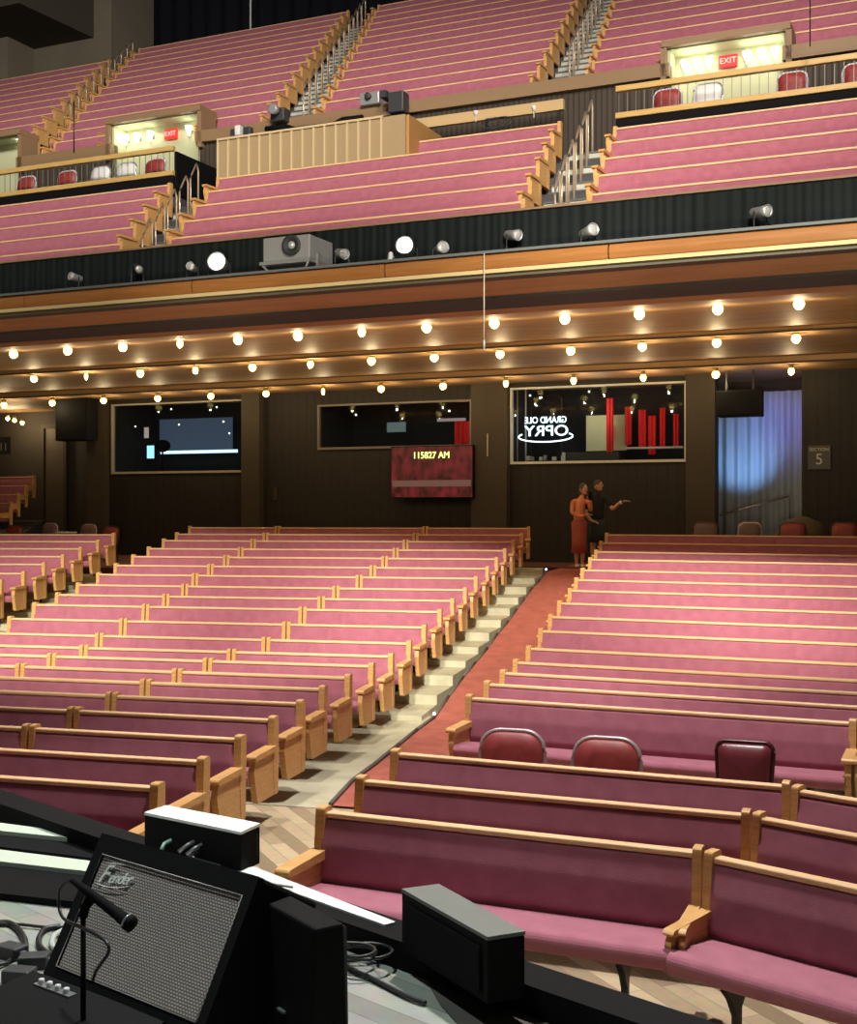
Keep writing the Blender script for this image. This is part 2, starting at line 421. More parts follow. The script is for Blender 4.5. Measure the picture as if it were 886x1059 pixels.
# front edge
def stripB(name, v0, v1, z0, z1, m, s0=SMIN, s1=SMAX, st=True):
    o = put(name, MB().box((s0, v0, z0), (s1, v1, z1)), m, M=BM)
    if st: tag(o, kind='structure')
    return o
mb = MB(); prof = rounded([(-.80, 5.845), (-.83, 5.95), (-.80, 6.045), (-.70, 6.045), (-.70, 5.845)], .03)
s = -24.0
while s < 15: mb.prism(prof, s, s+3.08); s += 3.1
struct('trim_1', mb, fasciaw, BM)
stripB('trim_2', -.84, -.60, 5.79, 5.84, mat('trim_gold', (.42, .33, .16), .45))
stripB('trim_3', -.80, -.55, 5.74, 5.787, mat('dark_olive', (.06, .055, .03), .6))
stripB('trim_4', -.84, .68, 6.05, 6.085, mat('slate_ledge', (.10, .11, .11), .4))
# pleated black skirt on the balcony front
pleat = mat('black_pleated_cloth', (.007, .0105, .0105), .7)
mb = MB(); N = 2400; vs = []; fs = []
for k in range(N+1):
    s = SMIN+(SMAX-SMIN)*k/N; o = .007*math.sin(s*47+math.sin(s*3.1)*3)+.006*math.sin(s*23.7+math.sin(s*1.3)*4)
    vs += [(s, .44+o, 6.085), (s, .46+o*.6, 6.88)]
for k in range(N): fs.append((2*k, 2*k+2, 2*k+3, 2*k+1))
mb.add(vs, fs, True)
tag(put('balcony_skirt', mb, pleat, M=BM), 'black pleated cloth along the whole balcony front', 'curtain')
stripB('trim_5', .43, .53, 6.88, 6.91, tan)
# underside with three stepped bulb beams
ceilm = mat('brown_ceiling', (.46, .27, .12), .6, noise=((.8, 4, 1), (.35, .20, .085), .3, .7))
prof = [(-.6, 5.76), (.9, 5.98), (3.25, 6.08), (3.3, 5.93), (4.0, 5.93), (4.05, 6.05), (7.15, 6.05), (7.2, 5.92), (7.9, 5.92), (7.95, 6.02), (11.1, 6.02), (11.15, 5.8), (13.6, 5.72), (13.6, 6.4), (22, 6.4), (22, 6.5), (-.6, 6.5)]
prof = [(-.6, 5.775), (1.9, 5.70), (3.25, 5.84), (3.3, 5.93), (4.0, 5.93), (4.05, 5.99), (7.15, 5.99), (7.2, 5.92), (7.9, 5.92), (7.95, 5.97), (11.1, 5.93), (11.15, 5.8), (12.6, 5.78), (20, 5.78), (20, 6.06), (-.6, 6.06)]
vs = []; fs = []
lo = prof[:14]
for y, z in lo: vs += [(SMIN, y, z), (SMAX, y, z)]
for k in range(len(lo)-1): fs.append((2*k, 2*k+1, 2*k+3, 2*k+2))
struct('ceiling', MB().add(vs, fs), ceilm, BM)
# slim seams between beams
for v in (3.28, 7.18, 11.13): stripB('trim_6', v-.03, v+.0, 5.90 if v < 11 else 5.78, 5.935 if v < 11 else 5.82, mat('seam_dark', (.05, .03, .015), .7))

# bulbs
bulbm = mat('warm_bulb', (1, .8, .5), .5, emit=(1, .74, .17), estr=4.6)
canm = mat('brass_can', (.35, .22, .08), .35, .6)
def make_bulb(label, loc):
    t = thing('ceiling_bulb', label, 'light bulb', loc, 0, 'bulbs under the balcony')
    put('canister', MB().lathe([(.055, .03), (.06, .10), (.05, .12)], 12), canm, t)
    put('bulb', MB().ball((0, 0, -.03), .085, 8), bulbm, t)
    l = bpy.data.lights.new('bulb_glow', 'POINT'); l.energy = 14; l.color = (1, .76, .42); l.shadow_soft_size = .03
    lo_ = bpy.data.objects.new('glow', l); COL.objects.link(lo_); lo_.parent = t; lo_.location = (0, 0, -.16)
    return t
r1 = [14,70,127,186,246,308,374,441,511,584,661,742,826]
r2 = [35,89,145,202,261,321,384,449,517,590,664,741,823]
r3 = [4,54,107,163,218,275,334,394,458,523,593,665,740,818]
small = {(0,3):.7,(1,1):.5,(1,3):.75,(2,6):.5,(2,9):.75,(2,10):.8,(2,13):.8,(0,6):.8,(1,5):.8,(2,11):.8}
proto = None
for k, (row, v, z) in enumerate(((r1, 3.6, 5.86), (r2, 7.5, 5.85), (r3, 11.5, 5.68))):
    for j, px in enumerate(row):
        lab = 'round warm bulb, %s from the left in the %s bulb row under the balcony' % (ORD[j], ['top', 'middle', 'lowest'][k])
        p = B(bs(px, v), v, z)
        if proto is None: proto = make_bulb(lab, p); o = proto
        else: o = dup(proto, p, 0, lab)
        sc = small.get((k, j), 1.0)
        if sc < 1: o.scale = (sc, sc, 1)

# balcony pews
def bp(px, v): q = B(bs(px, v), v); return (q.x, q.y)
def brow(pl, pr, v, z, eL, eR, label, group):
    L = (pl if isinstance(pl, tuple) else bp(pl, v)); R = (pr if isinstance(pr, tuple) else bp(pr, v))
    pew(L, R, z, eL, eR, label, group)
def sv(s, v): q = B(s, v); return (q.x, q.y)
L0R = [128.7,142.7,154.6,167,177.2]; L1L = [176,189,201.4,213.9,225]; L1R = [544,551,559,567.7,574,580.5]; L2L = [608.8,615.6,622.4,629,634.6]
for i in range(5):
    v = lrow(i); z = Lz(i)
    brow(-40, L0R[i], v, z, 'in', 'arm', 'pink pew in the %s row of the lower balcony, far left block' % ORD[i], 'lower balcony pews')
    brow(L1L[i], L1R[i], v, z, 'arm', 'arm', 'long pink pew in the %s row of the lower balcony, middle block' % ORD[i], 'lower balcony pews')
    brow(L2L[i], 930, v, z, 'arm', 'in', 'pink pew in the %s row of the lower balcony, right block' % ORD[i], 'lower balcony pews')
brow(421, L1R[5], lrow(5), Lz(5), 'arm', 'arm', 'dark shaded short pew right of the slatted booth', 'lower balcony pews')
U1R = [283.2,291,299,306.7,314,321.3,327.6,334,339.7,345.7,351,355.8,361]
U2L = [335.2,342.8,348.7,354.6,358.9,364,369,373.3,378.3,381.5,384.5,387.5,391]
U2R = [559,566,572,578,583.5,588.6,593.7,598,602.5,606.5,610.5,614.5,618]
U3L = [612.6,615.5,619.4,623.6,627.5,630.5,634,637,641,645,649,653]
U1L = {0:213,1:213,2:72.8,3:81.3,4:88.9,5:96.5,6:104,7:112,8:119.8,9:125.6,10:131.7,11:138.4,12:144}
U0R = [None,40.3,49.4,58.4,67.7,76.2,83.8,91.4,99,106.7,113.8]
for i in range(13):
    v = urow(i); z = Uz(i)
    if i and i < 11: brow(-40, U0R[i], v, z+.12, 'in', 'arm', 'pink pew in the %s row of the upper tier, far left block' % ORD[i], 'upper tier pews')
    if i < 2: brow([57, 65][i], 115, v, z, 'arm', 'in', 'short pink pew left of the left lit portal, %s row of the upper tier' % ORD[i], 'upper tier pews')
    brow(U1L[i], U1R[i], v, z, 'arm', 'arm', 'pink pew in the %s row of the upper tier, second block from left' % ORD[i], 'upper tier pews')
    brow(U2L[i], U2R[i], v, z, 'arm', 'arm', 'long pink pew in the %s row of the upper tier, middle block' % ORD[i], 'upper tier pews')
    if i == 0:
        brow(U3L[0], 688, v, z, 'arm', 'in', 'short pink pew between the stairs and the right lit portal', 'upper tier pews')
        brow(817, 930, v, z, 'in', 'in', 'pink pew piece at the right edge beyond the lit portal', 'upper tier pews')
    elif i < 9:
        brow(U3L[i], 930, v, z, 'arm', 'in', 'pink pew in the %s row of the upper tier, right block' % ORD[i], 'upper tier pews')

# aisle stairs and handrails
railm = mat('pale_handrail', (.55, .45, .33), .35, .5)
def stairs(fl, fr, rowv, rowz, n, v0, label, st):
    mb = MB(); nm = MB()
    for i in range(n):
        z = rowz(i); dz = st; 
        for h, (a, b) in enumerate(((-.54, -.08), (-.08, .38))):
            v = rowv(i); zz = z+dz*h/2
            s0 = fl(v+a); s1 = fr(v+a)
            mb.box((s0, v+a, zz-.30), (s1, v+b+.05, zz+.012))
            nm.box((s0, v+a-.02, zz-.012), (s1, v+a, zz+.018))
    o = put('aisle_stairs', mb, stepgrey, M=BM); tag(o, label, 'stairs')
    n_ = put('step_nosing', nm, mat('step_nosing', (.10, .10, .09), .6)); n_.parent = o
    return o
def lin(vals, v0, dv=.9):
    def f(v):
        q = (v-v0)/dv; k = max(0, min(len(vals)-2, int(math.floor(q)))); t = q-k
        return bs(vals[k]*(1-t)+vals[k+1]*t, v)
    return f
off = .06
stairs(lambda v: lin(L0R, 1.1)(v)+off, lambda v: lin(L1L, 1.1)(v)-off, lrow, Lz, 5, 1.1, 'pale grey stairs between the two left blocks of the lower balcony', .5)
stairs(lambda v: lin(L1R, 1.1)(v)+off, lambda v: lin(L2L, 1.1)(v)-off, lrow, Lz, 6, 1.1, 'pale grey stairs between middle and right blocks of the lower balcony', .5)
u0 = [37]+U0R[1:]+[120, 126]; u1 = [U1L[2]-17, U1L[2]-9]+[U1L[i] for i in range(2, 13)]
stairs(lambda v: lin(u0, 8.0)(v)+off, lambda v: lin(u1, 8.0)(v)-off, urow, Uz, 12, 8, 'steep pale stairs at far left of the upper tier', .5575)
stairs(lambda v: lin(U1R, 8.0)(v)+off, lambda v: lin(U2L, 8.0)(v)-off, urow, Uz, 13, 8, 'steep pale stairs left of the long middle block, upper tier', .5575)
stairs(lambda v: lin(U2R, 8.0)(v)+off, lambda v: lin(U3L, 8.0)(v)-off, urow, Uz, 11, 8, 'steep pale stairs right of the long middle block, upper tier', .5575)
def hoop(sf, rowv, rowz, i, st, lab, grp, h=.92):
    v = rowv(i); z = rowz(i); s0 = sf(v-.35); s1 = sf(v+.30)
    P = [(s0, v-.35, z), (s0, v-.35, z+h-.1), (s0*.8+s1*.2, v-.22, z+h+.03), (s1, v+.25, z+h+st*.75), (s1, v+.32, z+h+st*.72-.1), (s1, v+.32, z+st*.5)]
    o = thing('handrail', lab, 'handrail', B(s0, v-.35, z), -BA, grp)
    inv = Matrix.Translation((-s0, -(v-.35), -z))
    put('rail_tube', MB().tube([inv @ Vector(p) for p in P], .019, 6), railm, o)
def mid(a, b): return lambda v: .5*(a(v)+b(v))
for nm, a, b, rv, rz_, rng, st in (('left stairs of the lower balcony', lin(L0R, 1.1), lin(L1L, 1.1), lrow, Lz, range(0, 5), .5),
        ('right stairs of the lower balcony', lin(L1R, 1.1), lin(L2L, 1.1), lrow, Lz, range(0, 6), .5),
        ('far left stairs of the upper tier', lin(u0, 8.0), lin(u1, 8.0), urow, Uz, range(3, 13), .5575),
        ('middle stairs of the upper tier', lin(U1R, 8.0), lin(U2L, 8.0), urow, Uz, range(1, 13), .5575),
        ('right stairs of the upper tier', lin(U2R, 8.0), lin(U3L, 8.0), urow, Uz, range(1, 9), .5575)):
    n = 0
    for i in rng:
        hoop(mid(a, b), rv, rz_, i, st, 'thin metal hoop handrail, %s up the %s' % (ORD[n], nm), 'stair handrails'); n += 1

# wall behind the crosswalk with lit portals
capz = Uz(0)+.30
portals = [(bs(693, PV), bs(810, PV), bz(750, 43, PV), 'right'), (bs(118, PV), bs(205, PV), bz(160, 124, PV), 'left'), (bs(-70, PV), bs(20, PV), 11.55, 'far left')]
ps = sorted(portals)
edges = [SMIN]+[e for p in ps for e in (p[0], p[1])]+[SMAX]
mb = MB(); cb = MB()
for k in range(0, len(edges), 2):
    a, b = edges[k], edges[k+1]
    mb.box((a, PV, 8.7), (b, PV+.1, capz-.2)); cb.box((a, PV-.12, capz-.2), (b, PV+.14, capz+.05))
struct('wall_crosswalk', mb, ribbrown, BM); struct('trim_7', cb, tan, BM)
pg = mat('pale_green_plaster', (.42, .44, .27), .7)
exitred = mat('exit_red', (.25, .01, .01), .5, emit=(1, .03, .03), estr=.7)
exitlet = mat('exit_letters', (.9, .2, .15), .5, emit=(1, .25, .2), estr=1.6)
scm = mat('portal_lamp', (1, .95, .8), .5, emit=(1, .95, .78), estr=5)
def text_mesh(body, size, depth=.004, align='CENTER', mirror=False):
    c = bpy.data.curves.new('lettering', 'FONT'); c.body = body; c.size = size; c.extrude = depth; c.align_x = align; c.align_y = 'CENTER'
    o = bpy.data.objects.new('tmp', c); COL.objects.link(o); dg = bpy.context.evaluated_depsgraph_get(); dg.update()
    me = bpy.data.meshes.new_from_object(o.evaluated_get(dg)); bpy.data.objects.remove(o)
    M = Matrix.Rotation(PI/2, 4, 'X')
    if mirror: M = Matrix.Scale(-1, 4, (1, 0, 0)) @ M
    me.transform(M)
    if mirror: me.flip_normals()
    return me
def exit_sign(s, v, z, lab, w=.34, h=.22):
    t = thing('exit_sign', lab, 'exit sign', B(s, v, z), -BA, 'exit signs')
    put('sign_box', MB().box((-w/2, -.05, -h/2), (w/2, .0, h/2)), exitred, t)
    me = text_mesh('EXIT', .15); o = put('lettering', me, exitlet, t); o.location = (0, -.056, 0)
for s0, s1, zt, nm in portals:
    w = s1-s0
    mb = MB(); D = .45
    mb.box((s0-.05, PV+.0, 8.8), (s0, PV+D, zt)); mb.box((s1, PV+.0, 8.8), (s1+.05, PV+D, zt))
    mb.box((s0-.05, PV+D, 8.8), (s1+.05, PV+D+.05, zt)); mb.box((s0, PV, zt), (s1, PV+D, zt+.04))
    struct('wall_portal', mb, pg, BM)
    fb = MB(); fb.box((s0-.14, PV-.14, zt+.02), (s1+.14, PV+D+.08, zt+.14)); fb.box((s0-.16, PV-.12, capz-.3), (s0-.052, PV+D, zt+.01)); fb.box((s1+.052, PV-.12, capz-.3), (s1+.16, PV+D, zt+.01))
    struct('trim_8', fb, tan, BM)
    LZ = {'right': bz(755, 61, PV+.3), 'left': bz(150, 141, PV+.3), 'far left': bz(15, 148, PV+.3)}[nm]
    if nm == 'right': lam = [.10, .21, .32, .66, .79, .91]; ex = .485
    elif nm == 'left': lam = [.04, .18, .34, .8]; ex = .56
    else: lam = [.92]; ex = None
    for k, q in enumerate(lam):
        t = thing('wall_lamp', '%s small bright lamp in the %s lit portal' % (ORD[k], nm), 'lamp', B(s0+w*q, PV+.30, LZ), -BA, 'portal lamps')
        put('shade', MB().lathe([(.015, -.13), (.05, -.02), (.085, .08), (.07, .09)], 12), scm, t)
        put('bracket', MB().box((-.02, .05, -.04), (.02, .145, .03)), grey_metal, t)
        l = bpy.data.lights.new('lamp_glow', 'POINT'); l.energy = 1.1; l.shadow_soft_size = .02; l.color = (1, .97, .75)
        lo_ = bpy.data.objects.new('lamp_glow', l); COL.objects.link(lo_); lo_.parent = t; lo_.location = (0, -.12, .02)
    if ex: exit_sign(s0+w*ex, PV+.42, LZ, 'red lit EXIT sign hanging in the %s lit portal' % nm)

# sound booth with cream slats
BV = 5.05
t0, t1 = bs(225, BV), bs(419, BV); bt = bz(225, 145, BV)
t = thing('sound_booth', 'cream slatted booth box rising from the lower balcony seats', 'booth', B(t0, BV, 8.6), -BA)
I = Matrix.Translation((-t0, -BV, -8.6))
put('front_panel', MB().box((t0, BV, 8.6), (t1, BV+.06, bt), I), mat('booth_tan', (.30, .22, .115), .6), t)
mb = MB(); n = 15
for k in range(n+1):
    x = t0+(t1-t0-.5)*k/n; mb.box((x, BV-.035, 8.6), (x+.035, BV-.001, bt-.02), I)
mb.box((t0, BV-.04, bt-.02), (t1-.45, BV-.001, bt+.02), I)
put('slats', mb, mat('slat_cream', (.50, .40, .22), .55), t)
put('side_panel', MB().box((t1-.02, BV+.062, 8.6), (t1+.05, BV+1.6, bt), I), mat('booth_orange', (.36, .19, .06), .5), t)
put('side_panel', MB().box((t0, BV+.062, 8.6), (t0+.06, BV+1.6, bt), I), oak, t)

# crosswalk rails
yel = mat('yellow_oak_rail', (.52, .35, .12), .4, noise=((3, 40, 40), (.44, .29, .09), .3, .7))
balm = mat('thin_baluster', (.20, .19, .17), .4, .4)
def boxrail(s0, s1, v, ztop, zbot, lab, endside):
    t = thing('railing', lab, 'railing', B(s0, v, zbot-.45), -BA, 'crosswalk railings'); I = Matrix.Translation((-s0, -v, -(zbot-.45)))
    put('top_rail', MB().box((s0, v-.05, ztop-.05), (s1, v+.05, ztop+.05), I), yel, t, bevel=.01)
    put('bottom_rail', MB().box((s0, v-.06, zbot-.05), (s1, v+.04, zbot+.05), I), yel, t, bevel=.01)
    put('base_panel', MB().box((s0, v-.02, zbot-.45), (s1, v+.02, zbot-.05), I), black, t)
    mb = MB(); s = s0+.05
    while s < s1: mb.box((s-.005, v-.005, zbot+.05), (s+.005, v+.005, ztop-.05), I); s += .15
    tag(put('balusters', mb, balm, t), 'thin pale upright bars', kind='stuff')
    mb = MB()
    if endside: 
        e = s1 if endside == 1 else s0
        mb.box((e-.03, v+.05, zbot-.45), (e+.03, v+1.7, ztop-.05), I); put('end_panel', mb, black, t)
RV = 5.35
boxrail(bs(-40, RV), bs(180, RV), RV, bz(180, 153.5, RV), bz(180, 179, RV), 'yellow wood railing of the wheelchair box, left side of the balcony', 1)
boxrail(bs(637, RV), bs(940, RV), RV, bz(700, 84, RV), bz(700, 112.5, RV), 'yellow wood railing of the wheelchair box, right side of the balcony', 0)
for a, b in ((-40, 180), (637, 940)): struct('floor', MB().box((bs(a, RV), RV+.06, 8.79), (bs(b, RV), PV, 9.25)), darkstep, BM)
gb = thing('guard_beam', 'single tan beam rail right of the slatted booth', 'railing', B(bs(425, 6.6), 6.6, 8.8), -BA)
s0, s1 = bs(425, 6.6), bs(583, 6.6); zt = bz(425, 129, 6.6); I = Matrix.Translation((-s0, -6.6, -8.8))
put('beam', MB().box((s0, 6.56, zt-.11), (s1, 6.66, zt+.09), I), mat('tan_beam', (.45, .32, .15), .6), gb)
for q in (s0+.1, (s0+s1)/2, s1-.1): put('post', MB().box((q-.02, 6.60, 8.8), (q+.02, 6.64, zt-.11), I), metal_dark, gb)

# banquet chairs
red_up = mat('red_vinyl', (.26, .035, .03), .5, noise=((12, 12, 12), (.19, .022, .02), .3, .7))
plum_up = mat('plum_vinyl', (.12, .018, .025), .32)
blue_up = mat('pale_blue_upholstery', (.42, .48, .52), .7)
greyframe = mat('mauve_grey_frame', (.42, .34, .34), .35, .5)
darkframe = mat('oxblood_frame', (.05, .012, .014), .35, .3)
def rrect(w, h, r, n=5, taper=0):
    out = []
    for cx, cz, a0 in ((w-r, h-r, 0), (-w+r, h-r, 90), (-w+r*.5, -h+r*.5, 180), (w-r*.5, -h+r*.5, 270)):
        rr = r if cz > 0 else r*.5
        for k in range(n+1):
            a = math.radians(a0+90*k/n); z = cz+rr*math.sin(a); out.append((cx+rr*math.cos(a)-(taper*(h-z)/(2*h) if cx > 0 else -taper*(h-z)/(2*h)), z))
    return out
def chair(label, loc, rz, up, fr, W=.25, group=None, taper=0.0, rad=.16, top=.94):
    t = thing('banquet_chair', label, 'chair', loc, rz, group)
    H = .23; zc = top-H
    pts = rrect(W, H, rad, 6, taper); n = len(pts)
    lean = lambda z: .13*(z+H)
    vs = []; fs = []
    layers = [(.965, -.012), (.90, -.045), (.5, -.06), (.0, -.062)]
    for s_, y in layers:
        for x, z in pts: vs.append((x*s_, .20+y+lean(z*s_), zc+z*s_))
    for a in range(len(layers)-1):
        for k in range(n): fs.append((a*n+k, a*n+(k+1) % n, (a+1)*n+(k+1) % n, (a+1)*n+k))
    nb = len(vs)
    for x, z in pts: vs.append((x*.965, .225+lean(z), zc+z*.965))
    for k in range(n): fs.append((nb+k, nb+(k+1) % n, (k+1) % n, k))
    fs.append(tuple(range(nb, nb+n)))
    put('backrest', MB().add(vs, fs, True), up, t)
    put('back_frame', MB().tube([(x, .205+lean(z), zc+z) for x, z in pts], .021, 8, closed=True), fr, t)
    put('seat', MB().prism(rounded([(-.26, .42), (-.25, .48), (.18, .48), (.19, .42)], .03), -.22, .22, True), up, t)
    for sx in (-1, 1):
        put('leg', MB().tube([(sx*.20, -.20, .43), (sx*.215, -.23, .0)], .013, 8), fr, t)
        put('leg', MB().tube([(sx*(W-taper)*.85, .205, zc-H+.02), (sx*.20, .18, .42), (sx*.215, .24, .0)], .013, 8), fr, t)
    return t
def place(px, ytop, z_top, rz=0): return at(px, ytop, z_top)
c = at(521, 757, .93); chair('red padded chair with rounded grey frame, nearer the red aisle', (c.x, c.y-.25, 0), math.radians(-16), red_up, greyframe, .262, 'spare chairs in the gap')
c = at(617, 765, .93); chair('red padded chair with rounded grey frame, middle of the three spare chairs', (c.x, c.y-.25, 0), math.radians(-18), red_up, greyframe, .262, 'spare chairs in the gap')
c = at(758, 769, .93); chair('plum vinyl chair with square shouldered dark frame, rightmost spare chair', (c.x, c.y-.25, 0), math.radians(-20), plum_up, darkframe, .215, 'spare chairs in the gap', .03, .07)

def far_chair(px, v, z, up, fr, lab, rz=0, grp='chairs behind the railings', top=.94):
    q = B(bs(px, v), v, z); return chair(lab, q, -BA+rz, up, fr, .25, grp, 0, .14, top)
BZ = 9.25
strip = mat('striped_grey_vinyl', (.50, .54, .56), .6, stripes=(0, 16, (.20, .23, .26), .3))
for px, up, lab in ((20, red_up, 'red backed chair behind the left balcony railing, leftmost'), (62, red_up, 'red backed chair behind the left balcony railing, second from left'),
                    (97, white, 'pale chair behind the left balcony railing, centre'), (124, white, 'white chair behind the left balcony railing, beside the red one'),
                    (154, red_up, 'red backed chair behind the left balcony railing, nearest the stairs'),
                    (687, red_up, 'red backed chair behind the right balcony railing, leftmost'), (729, white, 'white backed chair behind the right balcony railing'),
                    (817, red_up, 'red backed chair behind the right balcony railing, below the portal edge'), (886, red_up, 'red backed chair behind the right balcony railing, at the picture edge')):
    far_chair(px, 5.85, BZ, up, strip if up is not white else grey_metal, lab)
# wheelchair style grey seat fronts
for px in (24, 60, 154, 687, 817, 886):
    pass

# upper background
curt = mat('black_blue_curtain', (.006, .007, .011), .9)
mb = MB(); vs = []; fs = []; N = 500
for k in range(N+1):
    s = SMIN-6+(SMAX-SMIN+12)*k/N; vs += [(s, 21.5+.08*math.sin(s*9), 9), (s, 21.5+.08*math.sin(s*9), 30)]
for k in range(N): fs.append((2*k, 2*k+2, 2*k+3, 2*k+1))
tag(put('rear_curtain', mb.add(vs, fs, True), curt, M=BM), 'black curtain closing the top of the hall', 'curtain')
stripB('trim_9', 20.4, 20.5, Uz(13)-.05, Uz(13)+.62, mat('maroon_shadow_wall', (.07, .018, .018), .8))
greyw = mat('taupe_wall', (.17, .145, .105), .85, noise=((.6, .6, .6), (.14, .12, .09), .3, .7))
WV = 18.9
sA, sB = bs(-60, WV), bs(115, WV)
struct('wall_left', MB().box((sA-4, WV, 14), (sB, WV+2.4, 27)), greyw, BM)
# overhanging soffit in the corner
zs = bz(60, 28, 17.0)
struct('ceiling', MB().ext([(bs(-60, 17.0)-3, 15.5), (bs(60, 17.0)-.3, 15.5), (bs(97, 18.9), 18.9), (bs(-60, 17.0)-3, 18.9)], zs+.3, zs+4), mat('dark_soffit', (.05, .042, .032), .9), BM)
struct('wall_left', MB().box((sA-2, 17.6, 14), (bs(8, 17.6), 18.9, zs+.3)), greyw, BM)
q = B(bs(52, 18.75), 18.6, bz(52, 34, 18.75))
t = thing('security_camera', 'small pale camera high on the taupe wall', 'camera', q, -BA)
put('housing', MB().lathe([(.08, -.16), (.13, -.08), (.13, .08), (.09, .13)], 12), white, t)
put('bracket', MB().box((-.04, .10, -.03), (.04, .30, .03)), grey_metal, t)
s_ = bs(259, 21.0); q = B(s_, 21.0, Uz(13)+.6)
tag(put('thin_pole', MB().tube([(q.x, q.y, q.z-.4), (q.x, q.y, q.z+6)], .035, 6), white), 'thin white pole before the black curtain, above the top row', 'pole')

# ------------------------------------------------------------------ rear wall under the balcony
RVW = 12.7
def rs(px): return bs(px, RVW)
def rz(px, py): return bz(px, py, RVW)
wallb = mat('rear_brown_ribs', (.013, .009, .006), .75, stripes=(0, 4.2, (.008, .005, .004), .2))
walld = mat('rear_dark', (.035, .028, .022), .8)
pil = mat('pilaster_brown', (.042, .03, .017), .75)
wins = [('window_1', 116, 253.5, rz(116, 418.5), rz(253, 488.5)), ('window_2', 329, 488, rz(329, 419), rz(487, 462)), ('window_3', 528, 710, rz(528, 401.5), rz(709, 477.5))]
FZ = 1.40; CZ = 5.80
mb = MB()
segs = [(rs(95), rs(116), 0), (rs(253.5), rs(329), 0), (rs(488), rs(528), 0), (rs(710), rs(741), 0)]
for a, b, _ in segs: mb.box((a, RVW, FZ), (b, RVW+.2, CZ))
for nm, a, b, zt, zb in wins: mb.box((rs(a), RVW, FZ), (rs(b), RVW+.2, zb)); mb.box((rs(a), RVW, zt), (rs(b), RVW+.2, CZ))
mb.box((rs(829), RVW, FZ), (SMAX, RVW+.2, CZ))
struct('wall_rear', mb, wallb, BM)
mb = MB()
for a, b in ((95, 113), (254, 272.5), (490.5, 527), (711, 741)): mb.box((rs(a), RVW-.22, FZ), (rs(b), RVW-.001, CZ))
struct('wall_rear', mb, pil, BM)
glass = bpy.data.materials.new('booth_glass'); glass.use_nodes = True
nt = glass.node_tree; nt.nodes.clear(); out = nt.nodes.new('ShaderNodeOutputMaterial'); tr = nt.nodes.new('ShaderNodeBsdfTransparent'); gl = nt.nodes.new('ShaderNodeBsdfGlossy')
gl.inputs['Roughness'].default_value = .02; gl.inputs['Color'].default_value = (.8, .85, .9, 1); tr.inputs['Color'].default_value = (.85, .88, .9, 1)
mx = nt.nodes.new('ShaderNodeMixShader'); mx.inputs[0].default_value = .012
nt.links.new(tr.outputs[0], mx.inputs[1]); nt.links.new(gl.outputs[0], mx.inputs[2]); nt.links.new(mx.outputs[0], out.inputs[0])
framem = mat('window_frame_beige', (.38, .33, .25), .5); framed = mat('window_frame_dim', (.16, .13, .10), .5); framew = mat('window_frame_pale', (.55, .54, .48), .5)
boothm = mat('booth_interior', (.012, .012, .014), .9)
for k, (nm, a, b, zt, zb) in enumerate(wins):
    A_, B_ = rs(a), rs(b); fw = .045
    mb = MB(); v0 = RVW-.05
    mb.box((A_, v0, zb), (B_, v0+.12, zb+fw*1.3)); mb.box((A_, v0, zt-fw), (B_, v0+.12, zt)); mb.box((A_, v0, zb+fw*1.3), (A_+fw, v0+.12, zt-fw)); mb.box((B_-fw, v0, zb+fw*1.3), (B_, v0+.12, zt-fw))
    fr = struct(nm, mb, [framem, framed, framew][k], BM)
    g = put('glass_pane', MB().box((A_+fw, RVW+.03, zb+fw*1.3), (B_-fw, RVW+.045, zt-fw)), glass); g.parent = fr
    # shell of the room behind
    mb = MB(); D = 2.2; a0, b0 = A_-.12, B_+.12
    mb.box((a0, RVW+D, zb-.6), (b0, RVW+D+.05, zt+.3)); mb.box((a0-.05, RVW+.2, zb-.6), (a0, RVW+D, zt+.3)); mb.box((b0, RVW+.2, zb-.6), (b0+.05, RVW+D, zt+.3))
    mb.box((a0, RVW+.2, zb-.65), (b0, RVW+D, zb-.6)); mb.box((a0, RVW+.2, zt+.25), (b0, RVW+D, zt+.3))
    struct('wall_booth', mb, boothm, BM)
def inB(px, py, v): return B(bs(px, v), v, bz(px, py, v))
# window 1 : screen wall with bright desk edge and lamps
def panelB(name, px0, px1, py0, py1, v, m, label, cat, th=.04):
    s0, s1 = bs(px0, v), bs(px1, v); z1 = bz(px0, py0, v); z0 = bz(px0, py1, v)
    q = B((s0+s1)/2, v, z0); o = put(name, MB().box((-(s1-s0)/2, 0, 0), ((s1-s0)/2, th, z1-z0)), m, M=Matrix.Translation(q) @ Matrix.Rotation(-BA, 4, 'Z'))
    return tag(o, label, cat) if label else o
panelB('projection_screen', 165, 240, 434, 470, 14.6, mat('blue_grey_screen', (.05, .07, .10), .8, emit=(.10, .15, .24), estr=.22), 'dim blue grey screen behind the left window', 'screen')
panelB('desk_strip', 166, 245, 466.5, 469.5, 14.0, mat('strip_light', (.8, .9, .9), .5, emit=(.6, .85, 1), estr=1.2), 'pale lit strip below the dim screen, left window', 'light strip')
panelB('monitor', 152, 158.5, 461, 474, 13.7, mat('cyan_monitor', (.3, .8, .9), .5, emit=(.35, .85, 1), estr=1.1), 'small glowing cyan monitor behind the left window', 'monitor')
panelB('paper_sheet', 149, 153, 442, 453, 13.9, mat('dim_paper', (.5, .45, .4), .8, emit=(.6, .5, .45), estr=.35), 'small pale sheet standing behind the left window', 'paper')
q = inB(168, 463, 13.6)
t = thing('office_chair', 'dark round backed chair silhouetted behind the left window', 'chair', (q.x, q.y, q.z-.75), -BA)
put('backrest', MB().ball((0, 0, .8), (.28, .07, .18), 8), black, t); put('post', MB().tube([(0, 0, .1), (0, 0, .7)], .03, 6), black, t); put('base', MB().lathe([(.3, 0), (.3, .04), (.05, .1)], 10), black, t)
dot = mat('booth_lamp', (1, .9, .7), .5, emit=(1, .92, .75), estr=5)
